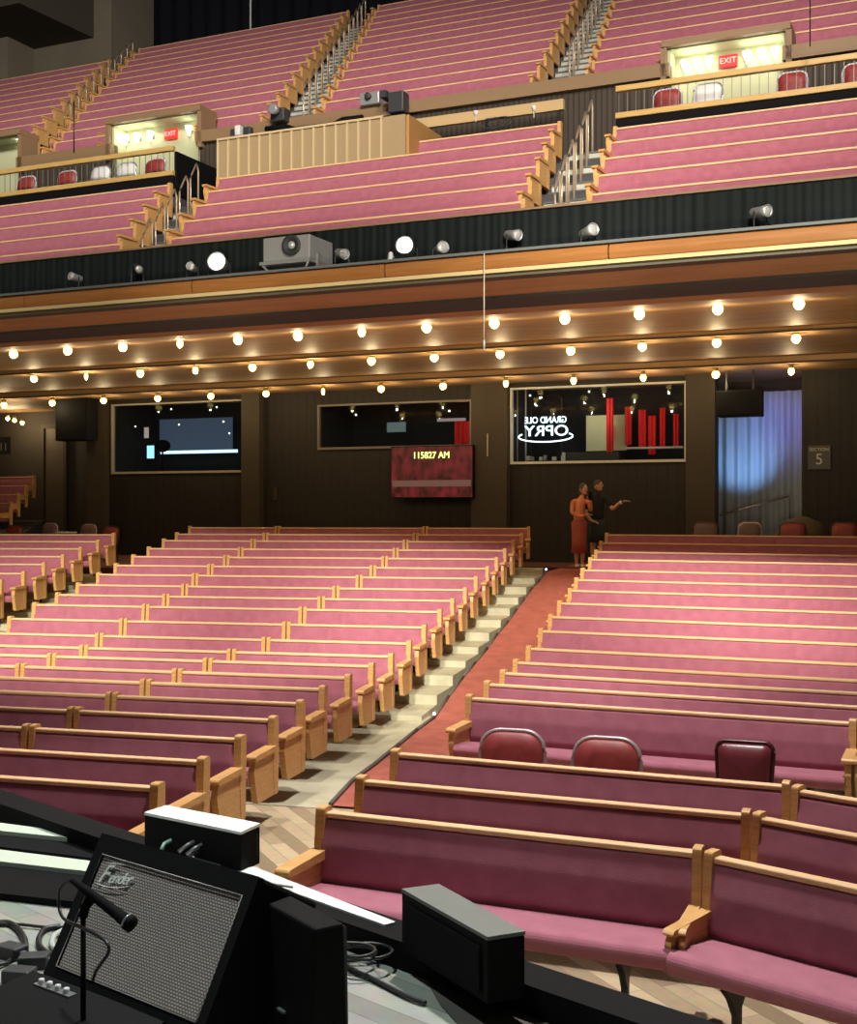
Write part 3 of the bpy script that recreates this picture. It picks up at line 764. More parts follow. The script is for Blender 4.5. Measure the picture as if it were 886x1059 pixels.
dots = [(132,425),(177,423),(224,421),(140,441),(185,439),(231,436),(237,448),(368,429),(453.5,413.5),(464.5,425),(548,409),(609,405)]
for n, (x, y) in enumerate(dots):
    q = inB(x, y, 13.6); wn = 'left' if x < 300 else 'middle' if x < 500 else 'right'
    t = thing('downlight', 'tiny white lamp point seen in the %s window, %s of its lamps from the left' % (wn, ORD[[m for m in range(len(dots)) if (dots[m][0] < 300) == (x < 300) and (dots[m][0] > 500) == (x > 500)].index(n)]), 'lamp', q, 0, 'lamps behind the windows')
    put('lens', MB().ball((0, 0, 0), .022, 6), dot, t); put('rim', MB().lathe([(.03, .015), (.035, .035), (.02, .04)], 8), metal_dark, t)
# window 2
redl = mat('red_reflected_drape', (.4, .01, .02), .6, emit=(.9, .02, .05), estr=.35)
def drape(px0, px1, py0, py1, v, m, label, folds=5, amp=.06):
    s0, s1 = bs(px0, v), bs(px1, v); z1 = bz(px0, py0, v); z0 = bz(px0, py1, v); vs = []; fs = []; N = folds*12
    q = B((s0+s1)/2, v, z0)
    for k in range(N+1):
        x = (s1-s0)*(k/N-.5); y = amp*math.sin(2*PI*folds*k/N)
        vs += [(x, y, 0), (x, y*.7, z1-z0), (x, y+.02, 0), (x, y*.7+.02, z1-z0)]
    for k in range(N): a = 4*k; fs += [(a, a+4, a+5, a+1), (a+2, a+3, a+7, a+6)]
    fs += [(0, 1, 3, 2), (4*N, 4*N+2, 4*N+3, 4*N+1)]
    return tag(put('drape', MB().add(vs, fs, True), m, M=Matrix.Translation(q) @ Matrix.Rotation(-BA, 4, 'Z')), label, 'curtain')
redd = mat('red_curtain_reflection', (.55, .012, .012), .7)  # stage curtain reflections, modelled as drapes behind the glass
drape(470, 487, 436, 461, 13.9, redd, 'short red curtain reflection built as a drape, right corner of middle window', 2)
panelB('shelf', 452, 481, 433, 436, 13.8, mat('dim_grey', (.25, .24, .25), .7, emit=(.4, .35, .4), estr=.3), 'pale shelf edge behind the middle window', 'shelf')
panelB('monitor', 400, 419, 437, 447, 14.0, mat('dim_teal', (.1, .14, .14), .7, emit=(.2, .3, .3), estr=.25), 'dim teal monitor behind the middle window', 'monitor')
# window 3: neon sign, board and curtain reflections modelled as drapes
neon = mat('neon_white', (.8, .95, 1), .4, emit=(.75, .93, 1), estr=2.2)
v = 13.2
q = inB(564, 450, v); t = thing('neon_sign', 'mirrored oval neon sign with two lines of lettering behind the right window', 'neon sign', q, -BA)
sc = (bs(590, v)-bs(540, v))/50.0
o = put('lettering', text_mesh('GRAND OLE', 9.0*sc, .01, mirror=True), neon, t); o.location = (0, 0, (450-434.5)*.0235); o.scale = (.86, 1, 1)
me = text_mesh('OPRY', 19*sc, .012, mirror=True); o = put('lettering', me, neon, t); o.location = (.02, 0, (450-446)*.0235); o.scale = (.95, 1, .78)
mb = MB(); P = []
for k in range(33):
    a = math.radians(150+240*k/32); P.append((28*sc*math.cos(a), -.01, (450-451.5)*.0235+5.2*sc*math.sin(a)))
put('oval_tube', mb.tube(P, .018, 6), neon, t)
mb = MB().box((-.4, .05, -.5), (-.38, .07, .9)).box((.38, .05, -.5), (.40, .07, .9)); put('support_frame', mb, metal_dark, t)
o = panelB('notice_board', 606, 648, 430, 466.5, 14.2, mat('cream_board', (.60, .58, .36), .7), 'large cream panel standing behind the right window', 'board')
panelB('paper_sheet', 626, 637, 441, 455, 13.95, mat('pink_paper', (.72, .42, .32), .7), 'small salmon sheet before the cream panel, right window', 'paper', .01)
for n, (a, b, y0, y1) in enumerate(((627,634,412,470),(646,653,421,460),(660,668,424,463),(670,678,430,470),(682,688,422,462),(696,702,428,464))):
    drape(a, b, y0, y1, 14.05 if n else 13.8, redd, 'red curtain reflection built as narrow drape, %s from the left, right window' % ORD[n], 2, .03)
panelB('desk', 583, 640, 468, 478, 13.4, mat('desk_dark', (.03, .03, .03), .6), 'dark desk front behind the right window', 'desk', .5)
panelB('side_board', 580, 584, 468, 478, 13.35, white, 'white end of the desk behind the right window', 'panel')
panelB('keyboard_stand', 645, 706, 462.5, 464.5, 13.5, mat('pale_bar', (.5, .5, .5), .4), 'pale equipment bar before the red drape reflections', 'bar', .3)
mb = MB(); q = inB(563, 472, 13.3)
t = thing('studio_gear', 'small tangle of studio gear below the neon sign', 'equipment', q, -BA)
for k in range(7): put('gear_box', MB().box((-.45+.11*k, -.06, -.1), (-.37+.11*k, .05, -.02+.1*random.random())), [white, grey_metal, blackc][k % 3], t)
for px in (534.5, 543.5): 
    s_ = bs(px, 13.5); a = B(s_, 13.5, rz(528, 478)-.3); tag(put('upright_pole', MB().tube([a, a+Vector((0, 0, 2.3))], .022, 6), framew), 'slim pale upright behind the right window, %s' % ('at the frame' if px < 540 else 'by the neon sign'), 'pole', 'uprights by the neon sign')
def glow(px, py, v, e, col, r=.1):
    l = bpy.data.lights.new('booth_fill', 'POINT'); l.energy = e; l.color = col; l.shadow_soft_size = r
    o = bpy.data.objects.new('booth_fill', l); COL.objects.link(o); o.location = inB(px, py, v)
glow(675, 432, 13.25, 9, (1, .35, .3)); glow(618, 425, 13.4, 9, (1, .95, .75)); glow(478, 430, 13.3, 4, (1, .3, .3))  # unseen point lights added to brighten the red drapes and cream panel
# clock screen under window 2, curtain reflection painted as a dim red glow
cv = RVW-.35
t = thing('clock_screen', 'wall screen with a painted red reflection and a green digital clock line on top', 'screen', B(bs(446, cv), cv, bz(446, 515, cv)), -BA)
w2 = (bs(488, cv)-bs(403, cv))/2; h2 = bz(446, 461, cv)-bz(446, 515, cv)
sm = bpy.data.materials.new('red_reflection_glow'); sm.use_nodes = True; nt = sm.node_tree; b = nt.nodes['Principled BSDF']; b.inputs['Base Color'].default_value = (.02, .005, .005, 1)
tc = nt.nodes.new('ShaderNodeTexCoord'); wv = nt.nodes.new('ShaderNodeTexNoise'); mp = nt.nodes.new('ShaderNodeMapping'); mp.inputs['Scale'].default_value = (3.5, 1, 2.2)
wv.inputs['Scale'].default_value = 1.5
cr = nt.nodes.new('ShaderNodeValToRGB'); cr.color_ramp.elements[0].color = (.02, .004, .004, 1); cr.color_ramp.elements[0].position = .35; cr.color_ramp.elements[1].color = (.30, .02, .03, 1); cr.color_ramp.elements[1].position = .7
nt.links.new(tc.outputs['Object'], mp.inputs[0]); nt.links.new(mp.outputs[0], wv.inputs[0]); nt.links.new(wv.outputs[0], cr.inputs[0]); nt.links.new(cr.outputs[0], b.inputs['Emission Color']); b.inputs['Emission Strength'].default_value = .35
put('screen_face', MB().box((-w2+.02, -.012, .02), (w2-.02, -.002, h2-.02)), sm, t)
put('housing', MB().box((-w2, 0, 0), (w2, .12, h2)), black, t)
me = text_mesh('115827 AM', .23, .004); o = put('clock_digits', me, mat('led_green', (.6, .9, .2), .5, emit=(.65, 1, .25), estr=1.6), t); o.location = (0, -.02, bz(446, 471, cv)-bz(446, 515, cv)); o.scale = (.92, 1, 1)
put('screen_band', MB().box((-w2+.05, -.018, h2*.22), (w2-.05, -.013, h2*.34)), mat('band_brown', (.02, .01, .01), .6, emit=(.25, .12, .09), estr=.35), t)
t = thing('door_pull', 'thin dim handle plate on the dark wall left of the middle window', 'handle', B(rs(285), RVW-.03, rz(285, 517)), -BA)
put('plate', MB().box((-.05, -.01, 0), (.05, .028, .33)), pil, t)
t = thing('wall_rod', 'thin pale vertical rod on the pilaster beside the right window', 'rod', B(bs(504, RVW-.25), RVW-.25, bz(504, 472, RVW-.25)), -BA)
put('rod', MB().box((-.015, -.01, 0), (.015, .02, .55)), framem, t)

# right doorway with blue-lit drape
bd = mat('blue_drape', (.30, .36, .46), .75)
vd = 14.4
vs = []; fs = []; s0, s1 = bs(738, vd), bs(834, vd); N = 160
for k in range(N+1):
    x = s0+(s1-s0)*k/N; y = vd+.05*math.sin(x*22)+.03*math.sin(x*9)
    vs += [(x, y, 1.5), (x, y, 5.5), (x, y+.03, 1.5), (x, y+.03, 5.5)]
for k in range(N): a = 4*k; fs += [(a, a+4, a+5, a+1), (a+2, a+3, a+7, a+6)]
tag(put('drape', MB().add(vs, fs, True), bd, M=BM), 'blue lit curtain in the opening at right', 'curtain')
mb = MB(); mb.box((rs(741)-.2, vd+.3, 1.4), (rs(850), vd+.4, 5.8)); struct('wall_passage', mb, walld, BM)
q = B(bs(775, 13.2), 13.2, 5.4); tg = B(bs(768, vd), vd, bz(768, 478, vd))
spot('drape_spot', B(bs(772, 13.0), 13.0, 3.2), B(bs(768, vd), vd, bz(768, 470, vd)), 90, (.30, .6, 1), 75, .9, .05)
spot('drape_spot_violet', B(bs(802, 13.0), 13.0, 4.9), B(bs(805, vd), vd, bz(800, 440, vd)), 34, (.34, .30, 1), 90, .9, .05)
def hang_speaker(px0, px1, py0, py1, v, lab):
    s0, s1 = bs(px0, v), bs(px1, v); z1 = bz((px0+px1)/2, py0, v); z0 = bz((px0+px1)/2, py1, v)
    t = thing('hanging_speaker', lab, 'speaker', B((s0+s1)/2, v, z0), -BA, 'speakers hung under the balcony'); w = (s1-s0)/2
    put('cabinet', MB().box((-w, -.2, 0), (w, .25, z1-z0)), blackc, t, bevel=.02)
    put('grille', MB().box((-w+.04, -.215, .04), (w-.04, -.2, z1-z0-.04)), black, t)
    for sx in (-1, 1): put('bracket', MB().box((sx*w*.6-.02, -.02, z1-z0), (sx*w*.6+.02, .02, 5.79-z0)), metal_dark, t)
hang_speaker(742, 788, 404, 431, 12.1, 'black speaker box hanging before the blue curtain')
hang_speaker(62, 95, 412, 456, 12.0, 'black speaker box hanging at the left passage')
q0 = atd(744, 533, 28.6); q1 = atd(816, 513, 28.0)
tag(put('ramp_rail', MB().tube([q0, q1, q1+Vector((.02, 0, -.9))], .025, 6), grey_metal), 'slanting pale handrail before the blue curtain', 'handrail')
# section sign
def section_sign(px, py, v, num, lab, top='SECTION'):
    t = thing('section_sign', lab, 'sign', B(bs(px, v), v, bz(px, py, v)), -BA)
    put('plate', MB().box((-.24, -.02, -.26), (.24, .02, .26)), mat('sign_plate', (.035, .03, .025), .5), t)
    lm = mat('sign_letters', (.40, .38, .34), .5)
    if num:
        o = put('lettering', text_mesh(num, .34, .003), lm, t); o.location = (0, -.024, -.05)
    if top: o = put('lettering', text_mesh(top, .10, .003), lm, t); o.location = (0, -.024, .17)
section_sign(847, 473, RVW-.03, '5', 'dark wall sign reading section 5 at the right')
section_sign(4, 461, 13.6, '11', 'dark wall sign with two pale strokes at the far left', '')
# bundle by the sign
q = atd(848, 545, 24.5)
t = thing('draped_bundle', 'dim brown rounded bundle below the section 5 sign', 'bundle', (q.x, q.y+1.2, 1.44), -BA)
put('cover', MB().lathe([(.55, 0), (.58, .4), (.52, .8), (.36, 1.02), (.12, 1.12), (.01, 1.14)], 14), mat('brown_cover', (.09, .065, .04), .8), t)
put('base', MB().box((-.5, -.5, -.02), (.5, .5, .04)), black, t)
# left passage
mb = MB(); mb.box((SMIN, 15.2, 1.4), (rs(95), 15.4, 5.8)); struct('wall_passage', mb, walld, BM)
mb = MB(); sd0, sd1 = bs(46, 15.1), bs(66, 15.1); zt = bz(50, 443, 15.1)
mb.box((sd0-.12, 15.06, 1.44), (sd0, 15.2, zt)); mb.box((sd1, 15.06, 1.44), (sd1+.12, 15.2, zt)); mb.box((sd0-.12, 15.06, zt), (sd1+.12, 15.2, zt+.12))
d1 = struct('door_1', mb, pil, BM); p = put('door_leaf', MB().box((sd0, 15.12, 1.44), (sd1, 15.19, zt)), mat('door_brown', (.07, .05, .035), .6)); p.parent = d1
for n, (x, y) in enumerate(((8, 432), (15, 434), (23, 436.5))):
    o = dup(proto, inB(x, y, 14.4), 0, 'small warm bulb over the left passage, %s of three' % ORD[n], 'bulbs over the left passage'); o.scale = (.75, .75, .75)
# raked side seats in the far left corner
for k in range(4):
    v = 14.2-.9*k; y = 493+9*k; s1 = bs(36-8*k, v)
    q = sv(s1, v); r_ = sv(s1-4, v)
    zt = bz(20-4*k, y, v)-PT
    pew(r_, q, zt, 'in', 'in', 'dim red pew in the raked far left corner seats, %s from the top' % ORD[k], 'far left corner pews')
struct('floor', MB().ext([(bs(-30, 13.5)-3, 11.6), (bs(8, 12), 11.6), (bs(38, 13.9), 14.2), (bs(-30, 13.5)-3, 14.2)], 1.3, [1.6, 1.6, 2.35, 2.35]), darkstep, BM)

# chairs and table behind the rear rows
def rchair(px, ytop, v, up, fr, lab, grp='chairs behind the rear pews', W=.25):
    q = B(bs(px, v), v, 1.44); top = bz(px, ytop, v)-1.44
    chair(lab, q, -BA, up, fr, W, grp, 0, .12, max(.8, min(1.15, top)))
mauve = mat('mauve_vinyl', (.12, .075, .075), .7)
rchair(8, 544, 8.4, red_up, darkframe, 'dark red chair behind the far left pews, at the picture edge')
rchair(45, 542, 8.4, mauve, greyframe, 'mauve chair behind the far left pews, left of the white tabletop', W=.22)
rchair(85, 543, 8.4, mauve, greyframe, 'mauve chair behind the far left pews, right of the white tabletop', W=.22)
rchair(108, 545, 8.4, red_up, darkframe, 'dark red chair behind the far left pews, nearest the left aisle', W=.22)
rchair(727, 541, 9.2, mauve, darkframe, 'brownish chair behind the right pews, beside the pilaster')
rchair(773, 541, 9.2, mauve, greyframe, 'brownish chair behind the right pews, before the blue curtain', W=.22)
rchair(818, 541, 9.4, red_up, darkframe, 'dark red chair behind the right pews, left of two')
rchair(872, 541, 9.4, red_up, darkframe, 'dark red chair behind the right pews, at the picture edge')
q = B(bs(64, 8.8), 8.8, 1.44)
t = thing('side_table', 'low table with white top behind the far left pews', 'table', q, -BA)
zt = bz(64, 550, 8.8)-1.44
put('tabletop', MB().box((-.30, -.2, zt-.03), (.30, .2, zt)), white, t)
for sx in (-1, 1):
    for sy in (-1, 1): put('leg', MB().box((sx*.26-.015, sy*.17-.015, 0), (sx*.26+.015, sy*.17+.015, zt-.03)), metal_dark, t)

# ------------------------------------------------------------------ fixtures on the balcony ledge
lampc = mat('hot_lens', (1, 1, 1), .4, emit=(.92, 1, 1), estr=14)
fixg = mat('fixture_grey', (.30, .31, .31), .4, .4); fixd = mat('fixture_dark', (.03, .033, .035), .5)
def par(px, py, v, lab, on=False, yaw=0, pitch=-8, r=.10, ln=.26, body=None):
    zc = bz(px, py, v); z0 = 6.085; q = B(bs(px, v), v, z0); h = zc-z0
    t = thing('stage_light', lab, 'stage light', q, -BA+yaw, 'stage lights on the balcony ledge')
    M = Matrix.Translation((0, 0, h)) @ Matrix.Rotation(math.radians(90+pitch), 4, 'X')
    c = put('lamp_can', MB().lathe([(r*.55, -ln*.6), (r*.8, -ln*.45), (r*.85, ln*.2), (r, ln*.5), (r*.92, ln*.5), (r*.8, ln*.38)], 16, M), body or fixg, t)
    put('lens', MB().lathe([(r*.82, ln*.40), (r*.80, ln*.44), (r*.4, ln*.49)], 16, M), lampc if on else mat('grey_lens', (.5, .52, .52), .2, .3), c)
    put('yoke', MB().tube([(-r-.025, 0, h), (-r-.025, 0, .07), (0, 0, .05), (r+.025, 0, .07), (r+.025, 0, h)], .010, 6), fixd, t)
    put('clamp', MB().box((-.045, -.045, 0), (.045, .045, .06)), metal_dark, t)
    if on:
        l = bpy.data.lights.new('lens_glow', 'SPOT'); l.energy = 60; l.spot_size = 1.5; l.color = (.9, 1, 1); l.shadow_soft_size = .08
        o = bpy.data.objects.new('lens_glow', l); COL.objects.link(o); o.parent = t; o.location = (0, -ln*.6, h); o.rotation_euler = (PI/2, 0, 0)
par(78, 287, .1, 'small grey stage light on the ledge, leftmost', yaw=-.3, r=.07, ln=.2)
par(142, 277, .3, 'dark stage light tipped up on the ledge, second from left', yaw=.9, pitch=20, r=.07, ln=.24, body=fixd)
par(199, 277, .2, 'small grey stage light just left of the lit one', yaw=.2, r=.07, ln=.2)
par(227, 273, .0, 'switched on round stage light glaring left of the projector', on=True, yaw=.2, r=.15, ln=.26)
par(353, 262, .2, 'stage light with looping cable right of the projector', yaw=1.0, pitch=15, r=.08, ln=.22)
par(420, 257, .0, 'switched on stage light glaring right of the projector', on=True, yaw=.25, r=.13, ln=.3)
par(455, 258, .2, 'grey stage light just right of the second lit one', yaw=.8, r=.09, ln=.24)
par(530, 243, .3, 'stage light on the ledge below the stairs, left of two', yaw=1.0, pitch=10, r=.08, ln=.26)
par(608, 240, .2, 'grey stage light on the ledge below the right stairs', yaw=.9, r=.09, ln=.26)
par(786, 219, .2, 'grey stage light at right end of the balcony ledge', yaw=.9, pitch=5, r=.08, ln=.28)
# bottle shaped device
q = B(bs(404, .1), .1, 6.085); tag(put('pale_beacon', MB().lathe([(.06, 0), (.07, .05), (.045, .14), (.05, .22), (.03, .30), (.015, .31)], 12), white, M=Matrix.Translation(q)), 'small pale bottle shaped device left of the second lit stage light', 'device')
# projector
v = .0; s0, s1 = bs(281, v), bs(329, v); z0 = bz(300, 273, v); z1 = bz(300, 248, v); q = B((s0+s1)/2, v, 6.085)
t = thing('projector', 'large grey projector in a metal cradle on the balcony ledge', 'projector', q, -BA); w = (s1-s0)/2; zz = z0-6.085; hh = z1-6.085
put('body', MB().box((-w, -.25, zz), (w, .45, hh)), mat('projector_grey', (.24, .25, .25), .5), t, bevel=.02)
M = Matrix.Translation((w*.25, -.26, (zz+hh)/2+.03)) @ Matrix.Rotation(PI/2, 4, 'X')
l_ = put('lens_port', MB().lathe([(.15, .0), (.15, .03), (.12, .035), (.08, .0)], 18, M), fixd, t)
put('lens', MB().lathe([(.06, .0), (.06, .02), (.02, .04)], 12, M), mat('grey_lens', (.5, .5, .5)), l_)
put('cradle', MB().box((-w-.03, -.3, zz-.05), (w+.03, .45, zz-.002)).box((-w-.05, -.1, .05), (-w-.02, 0, zz+.1)).box((w+.02, -.1, .05), (w+.05, 0, zz+.1)).tube([(-w, -.28, zz-.03), (-w*.6, -.2, 0)], .02, 6).tube([(w, -.28, zz-.03), (w*.6, -.2, 0)], .02, 6), fixg, t)
# loose cables on the ledge
mb = MB(); P = []
for k in range(26): s = bs(335, 0)+.06*k; P.append(B(s, -.05+.1*math.sin(k*1.7), 6.12+.05*abs(math.sin(k*1.1))))
tag(put('cable', mb.tube(P, .014, 5), fixg), 'grey cable heaped on the ledge right of the projector', 'cable')
P = [B(bs(354, 0), .1, 6.1), B(bs(362, 0), .0, 6.25), B(bs(358, 0), .0, 6.42), B(bs(350, 0), .1, 6.45)]
tag(put('cable', MB().tube(P, .012, 5), white), 'pale loop of cable rising from the ledge', 'cable')
# hanging rod
q = B(bs(500.5, -.88), -.88, bz(500.5, 262, -.88)); q2 = B(bs(500.5, -.88), -.88, bz(500.5, 364, -.88))
t = thing('hanging_microphone', 'thin cable with a slim microphone hanging before the balcony', 'microphone', q2, 0)
put('cable', MB().tube([(0, 0, .1), (0, 0, q.z-q2.z)], .007, 6), mat('pale_cable', (.45, .4, .3), .5), t)
put('capsule', MB().lathe([(.006, -.0), (.014, .03), (.014, .14), (.008, .16)], 10), grey_metal, t)

# equipment on the crosswalk parapet
def gear(px, py, v, w, d, h, m, name, lab, cat):
    q = B(bs(px, v), v, bz(px, py, v)); t = thing(name, lab, cat, q, -BA)
    put('body', MB().box((-w/2, -d/2, 0), (w/2, d/2, h)), m, t, bevel=.02); return t
t = gear(386, 111, 7.2, .45, .4, .26, fixg, 'video_camera', 'grey camera unit on the parapet above the slatted booth', 'camera')
put('lens', MB().lathe([(.06, 0), (.07, .08), (.05, .09)], 12, Matrix.Translation((0, -.2, .16)) @ Matrix.Rotation(PI/2, 4, 'X')), fixd, t)
t = gear(412, 118, 6.9, .34, .3, .42, fixd, 'monitor_box', 'dark angled box on the parapet right of the camera unit', 'equipment'); put('hood', MB().box((-.30, -.25, .30), (-.17, .1, .44)), fixd, t)
t = gear(290, 127, 7.05, .34, .3, .28, fixd, 'followspot', 'dark lamp unit on the parapet at foot of the middle stairs', 'lamp'); put('snout', MB().lathe([(.09, 0), (.11, .2), (.08, .2)], 12, Matrix.Translation((0, -.15, .2)) @ Matrix.Rotation(PI/2, 4, 'X')), fixg, t)
t = gear(250, 141, 7.0, .5, .15, .17, fixd, 'speaker_bar', 'dark slim box behind the booth, left end', 'speaker'); put('handle', MB().box((-.1, -.02, .17), (.1, .02, .2)), fixg, t)
t = gear(247, 141, 6.6, .13, .15, .22, white, 'small_lamp', 'small white lamp head on top of the booth', 'lamp'); put('neck', MB().lathe([(.03, -.06), (.03, .0)], 8), grey_metal, t)
P = []
q = B(bs(506, 6.4), 6.4, bz(506, 128, 6.4))
for k in range(30): a = k*.5; P.append((.22*math.cos(a)+.01*k, 0.02*math.sin(k), .10*math.sin(a)))
tag(put('cable_coil', MB().tube(P, .016, 5), fixd, M=Matrix.Translation(q) @ Matrix.Rotation(-BA, 4, 'Z')), 'dark cable coil hanging under the tan beam', 'cable')
for px in (492, 552):
    q = B(bs(px, 6.55), 6.55, bz(px, 120 if px < 500 else 115, 6.55)); t = thing('clip_light', 'tiny white clip lamp on the tan beam, %s' % ('left one' if px < 500 else 'right one'), 'lamp', q, 0, 'clip lamps on the tan beam')
    put('head', MB().lathe([(.02, 0), (.05, .09), (.04, .10)], 10), white, t); put('stem', MB().tube([(0, 0, -.12), (0, 0, 0)], .01, 6), white, t)
# dark cable tray along the parapet
t = thing('cable', 'thick black cable bundle along the parapet above the booth', 'cable', B(bs(280, 7.0), 7.0, bz(280, 133, 7.0)), 0)
P = [B(bs(px, 7.0), 7.0, bz(px, 134-(px-275)*.12+(4 if 300 < px < 350 else 0), 7.0))-t.location for px in range(275, 376, 10)]
put('bundle', MB().tube(P, .07, 6), black, t)
# hanging thin cable near the left portal, thin wire at the right portal
q = atd(837.5, 48, 20); tag(put('thin_wire', MB().tube([q, q+Vector((0, 0, 3))], .01, 5), metal_dark), 'thin dark wire hanging before the right upper pews', 'wire')
q = atd(76.5, 158, 22); tag(put('thin_wire', MB().tube([q, q+Vector((0, 0, .9))], .012, 5), metal_dark), 'short thin dark wire before the left crosswalk wall', 'wire')

# ------------------------------------------------------------------ stage in the foreground
SZ = 1.15
def stage_mat():
    m = bpy.data.materials.new('stage_boards'); m.use_nodes = True; nt = m.node_tree; b = nt.nodes['Principled BSDF']
    tc = nt.nodes.new('ShaderNodeTexCoord'); mp = nt.nodes.new('ShaderNodeMapping'); mp.inputs['Rotation'].default_value = (0, 0, math.radians(44))
    br = nt.nodes.new('ShaderNodeTexBrick'); br.inputs['Scale'].default_value = 1; br.inputs['Brick Width'].default_value = 1.3; br.inputs['Row Height'].default_value = .10; br.inputs['Mortar Size'].default_value = .0015
    br.inputs['Color1'].default_value = (.40, .41, .36, 1); br.inputs['Color2'].default_value = (.25, .26, .23, 1); br.inputs['Mortar'].default_value = (.10, .09, .08, 1)
    nz = nt.nodes.new('ShaderNodeTexNoise'); nz.inputs['Scale'].default_value = 9
    mx = nt.nodes.new('ShaderNodeMix'); mx.data_type = 'RGBA'; mx.blend_type = 'MULTIPLY'; mx.inputs[0].default_value = .4
    nt.links.new(tc.outputs['Object'], mp.inputs[0]); nt.links.new(mp.outputs[0], br.inputs[0]); nt.links.new(tc.outputs['Object'], nz.inputs[0])
    nt.links.new(br.outputs[0], mx.inputs[6]); nt.links.new(nz.outputs[1], mx.inputs[7]); nt.links.new(mx.outputs[2], b.inputs['Base Color']); b.inputs['Roughness'].default_value = .4
    return m
CT = 1.25
E0 = at(0, 816, CT); E1 = at(716, 1050, CT); ed = (E1-E0).normalized(); en = Vector((-ed.y, ed.x, 0))
if en.y < 0: en = -en
G0 = E0-ed*4; G1 = E1+ed*4
struct('floor', MB().ext([(G0.x, G0.y), (G0.x-6, G0.y-4), (-9, -3), (6, -3), (G1.x, G1.y)], 1.0, SZ), stage_mat())
struct('wall_stage', MB().ext([(G0.x, G0.y), (G1.x, G1.y), (G1.x+en.x*.03, G1.y+en.y*.03), (G0.x+en.x*.03, G0.y+en.y*.03)][::-1], 0, SZ-.002), black)
t = thing('stage_curb', 'black raised curb running diagonally along the stage edge', 'curb', G0, math.atan2(ed.y, ed.x)); LL = (G1-G0).length
t.location.z = SZ
put('curb_board', MB().box((0, -.16, 0), (LL, -.0, CT-SZ)), black, t)
# lit stretch of the curb top, painted as a pale strip
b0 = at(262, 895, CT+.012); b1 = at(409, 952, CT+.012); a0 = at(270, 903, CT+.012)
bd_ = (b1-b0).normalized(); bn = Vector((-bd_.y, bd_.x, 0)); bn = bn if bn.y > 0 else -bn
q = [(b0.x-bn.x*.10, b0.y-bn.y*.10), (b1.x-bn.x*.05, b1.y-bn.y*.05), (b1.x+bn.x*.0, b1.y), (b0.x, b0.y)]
tag(put('lit_curb_strip', MB().ext(q, CT-.02, CT+.008), mat('lit_curb_top', (.62, .66, .64), .4)), 'pale strip painting the lit curb top between the two black boxes', 'board')
# left strips
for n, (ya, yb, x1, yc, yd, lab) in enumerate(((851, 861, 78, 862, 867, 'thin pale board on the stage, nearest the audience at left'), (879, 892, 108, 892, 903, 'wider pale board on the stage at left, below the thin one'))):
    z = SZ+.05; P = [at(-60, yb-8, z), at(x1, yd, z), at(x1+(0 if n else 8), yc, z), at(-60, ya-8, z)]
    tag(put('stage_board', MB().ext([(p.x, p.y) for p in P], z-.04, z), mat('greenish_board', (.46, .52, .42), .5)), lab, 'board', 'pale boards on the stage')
for n, (ya, yb, x1, yc, yd, lab) in enumerate(((863, 876, 100, 874, 888, 'dark cable trough between the two pale boards at left'), (897, 925, 92, 906, 934, 'dark trough below the wider pale board at left'))):
    z = SZ+.03; P = [at(-60, yb-8, z), at(x1, yd, z), at(x1+5, yc, z), at(-60, ya-8, z)]
    tag(put('cable_trough', MB().ext([(p.x, p.y) for p in P], z-.025, z), black), lab, 'trough', 'dark troughs on the stage')
# black box, its strongly lit top painted white (box 1)
def slab(name, label, cat, tops, ztop, zbot, m, topm=None, group=None):
    P = [at(x, y, ztop) for x, y in tops]; c = sum(P, Vector())/len(P)
    a = math.atan2((P[1]-P[0]).y, (P[1]-P[0]).x)
    t = thing(name, label, cat, (c.x, c.y, zbot), a, group); R = Matrix.Rotation(-a, 3, 'Z')
    L = [R @ (p-c) for p in P]; poly = [(p.x, p.y) for p in L]
    o = put('cabinet', MB().ext(poly, 0, ztop-zbot-.012), m, t, bevel=.006)
    if topm: put('top_panel', MB().ext(poly, ztop-zbot-.012, ztop-zbot), topm, t)
    return t, P, R, c
lit_top = mat('lit_white_top', (.85, .86, .82), .45)
greytop = mat('grey_top', (.13, .14, .125), .5, bump=(300, .3))
t, P, R, c = slab('floor_monitor', 'black box with lit top painted white and cable plugs on its front', 'stage box', [(149, 840), (249, 860.3), (269, 851.3), (171.5, 832.7)], 1.42, CT, blackc, lit_top)
# plugs
fc = lambda k, z: (P[0]*(1-k)+P[1]*k)+Vector((-en.x*.0, 0, 0))
dirw = (P[1]-P[0]).normalized(); nrm = Vector((dirw.y, -dirw.x, 0)); nrm = nrm if nrm.y < 0 else -nrm
inv = t.matrix_basis.inverted()
for k, dz in ((.30, .075), (.54, .09), (.62, .085), (.60, .06)):
    p = P[0]*(1-k)+P[1]*k+nrm*.004; p.z = CT+dz
    a = inv @ p; 
    put('plug', MB().tube([(a.x, a.y, a.z), (a.x-.01, a.y-.03, a.z-.01), (a.x-.03*(k > .5)+.02*(k == .60), a.y-.06, a.z-.035)], .009, 8), grey_metal if k > .35 else mat('green_led', (.3, .5, .4), .5), t)
p0 = P[0]*.36+P[1]*.64+nrm*.07; p0.z = CT+.05
C = [p0, p0+dirw*.12+Vector((0, 0, -.05)), p0+dirw*.3+Vector((0, 0, -.045)), p0+dirw*.55+nrm*.0+Vector((0, 0, -.03))]
tag(put('cable', MB().tube(C, .005, 6), mat('grey_cable', (.28, .28, .26), .5)), 'thin grey cable running from the white topped box', 'cable')
put('corner_handle', MB().box((.26, -.055, .04), (.275, .055, .13)), fixd, t)
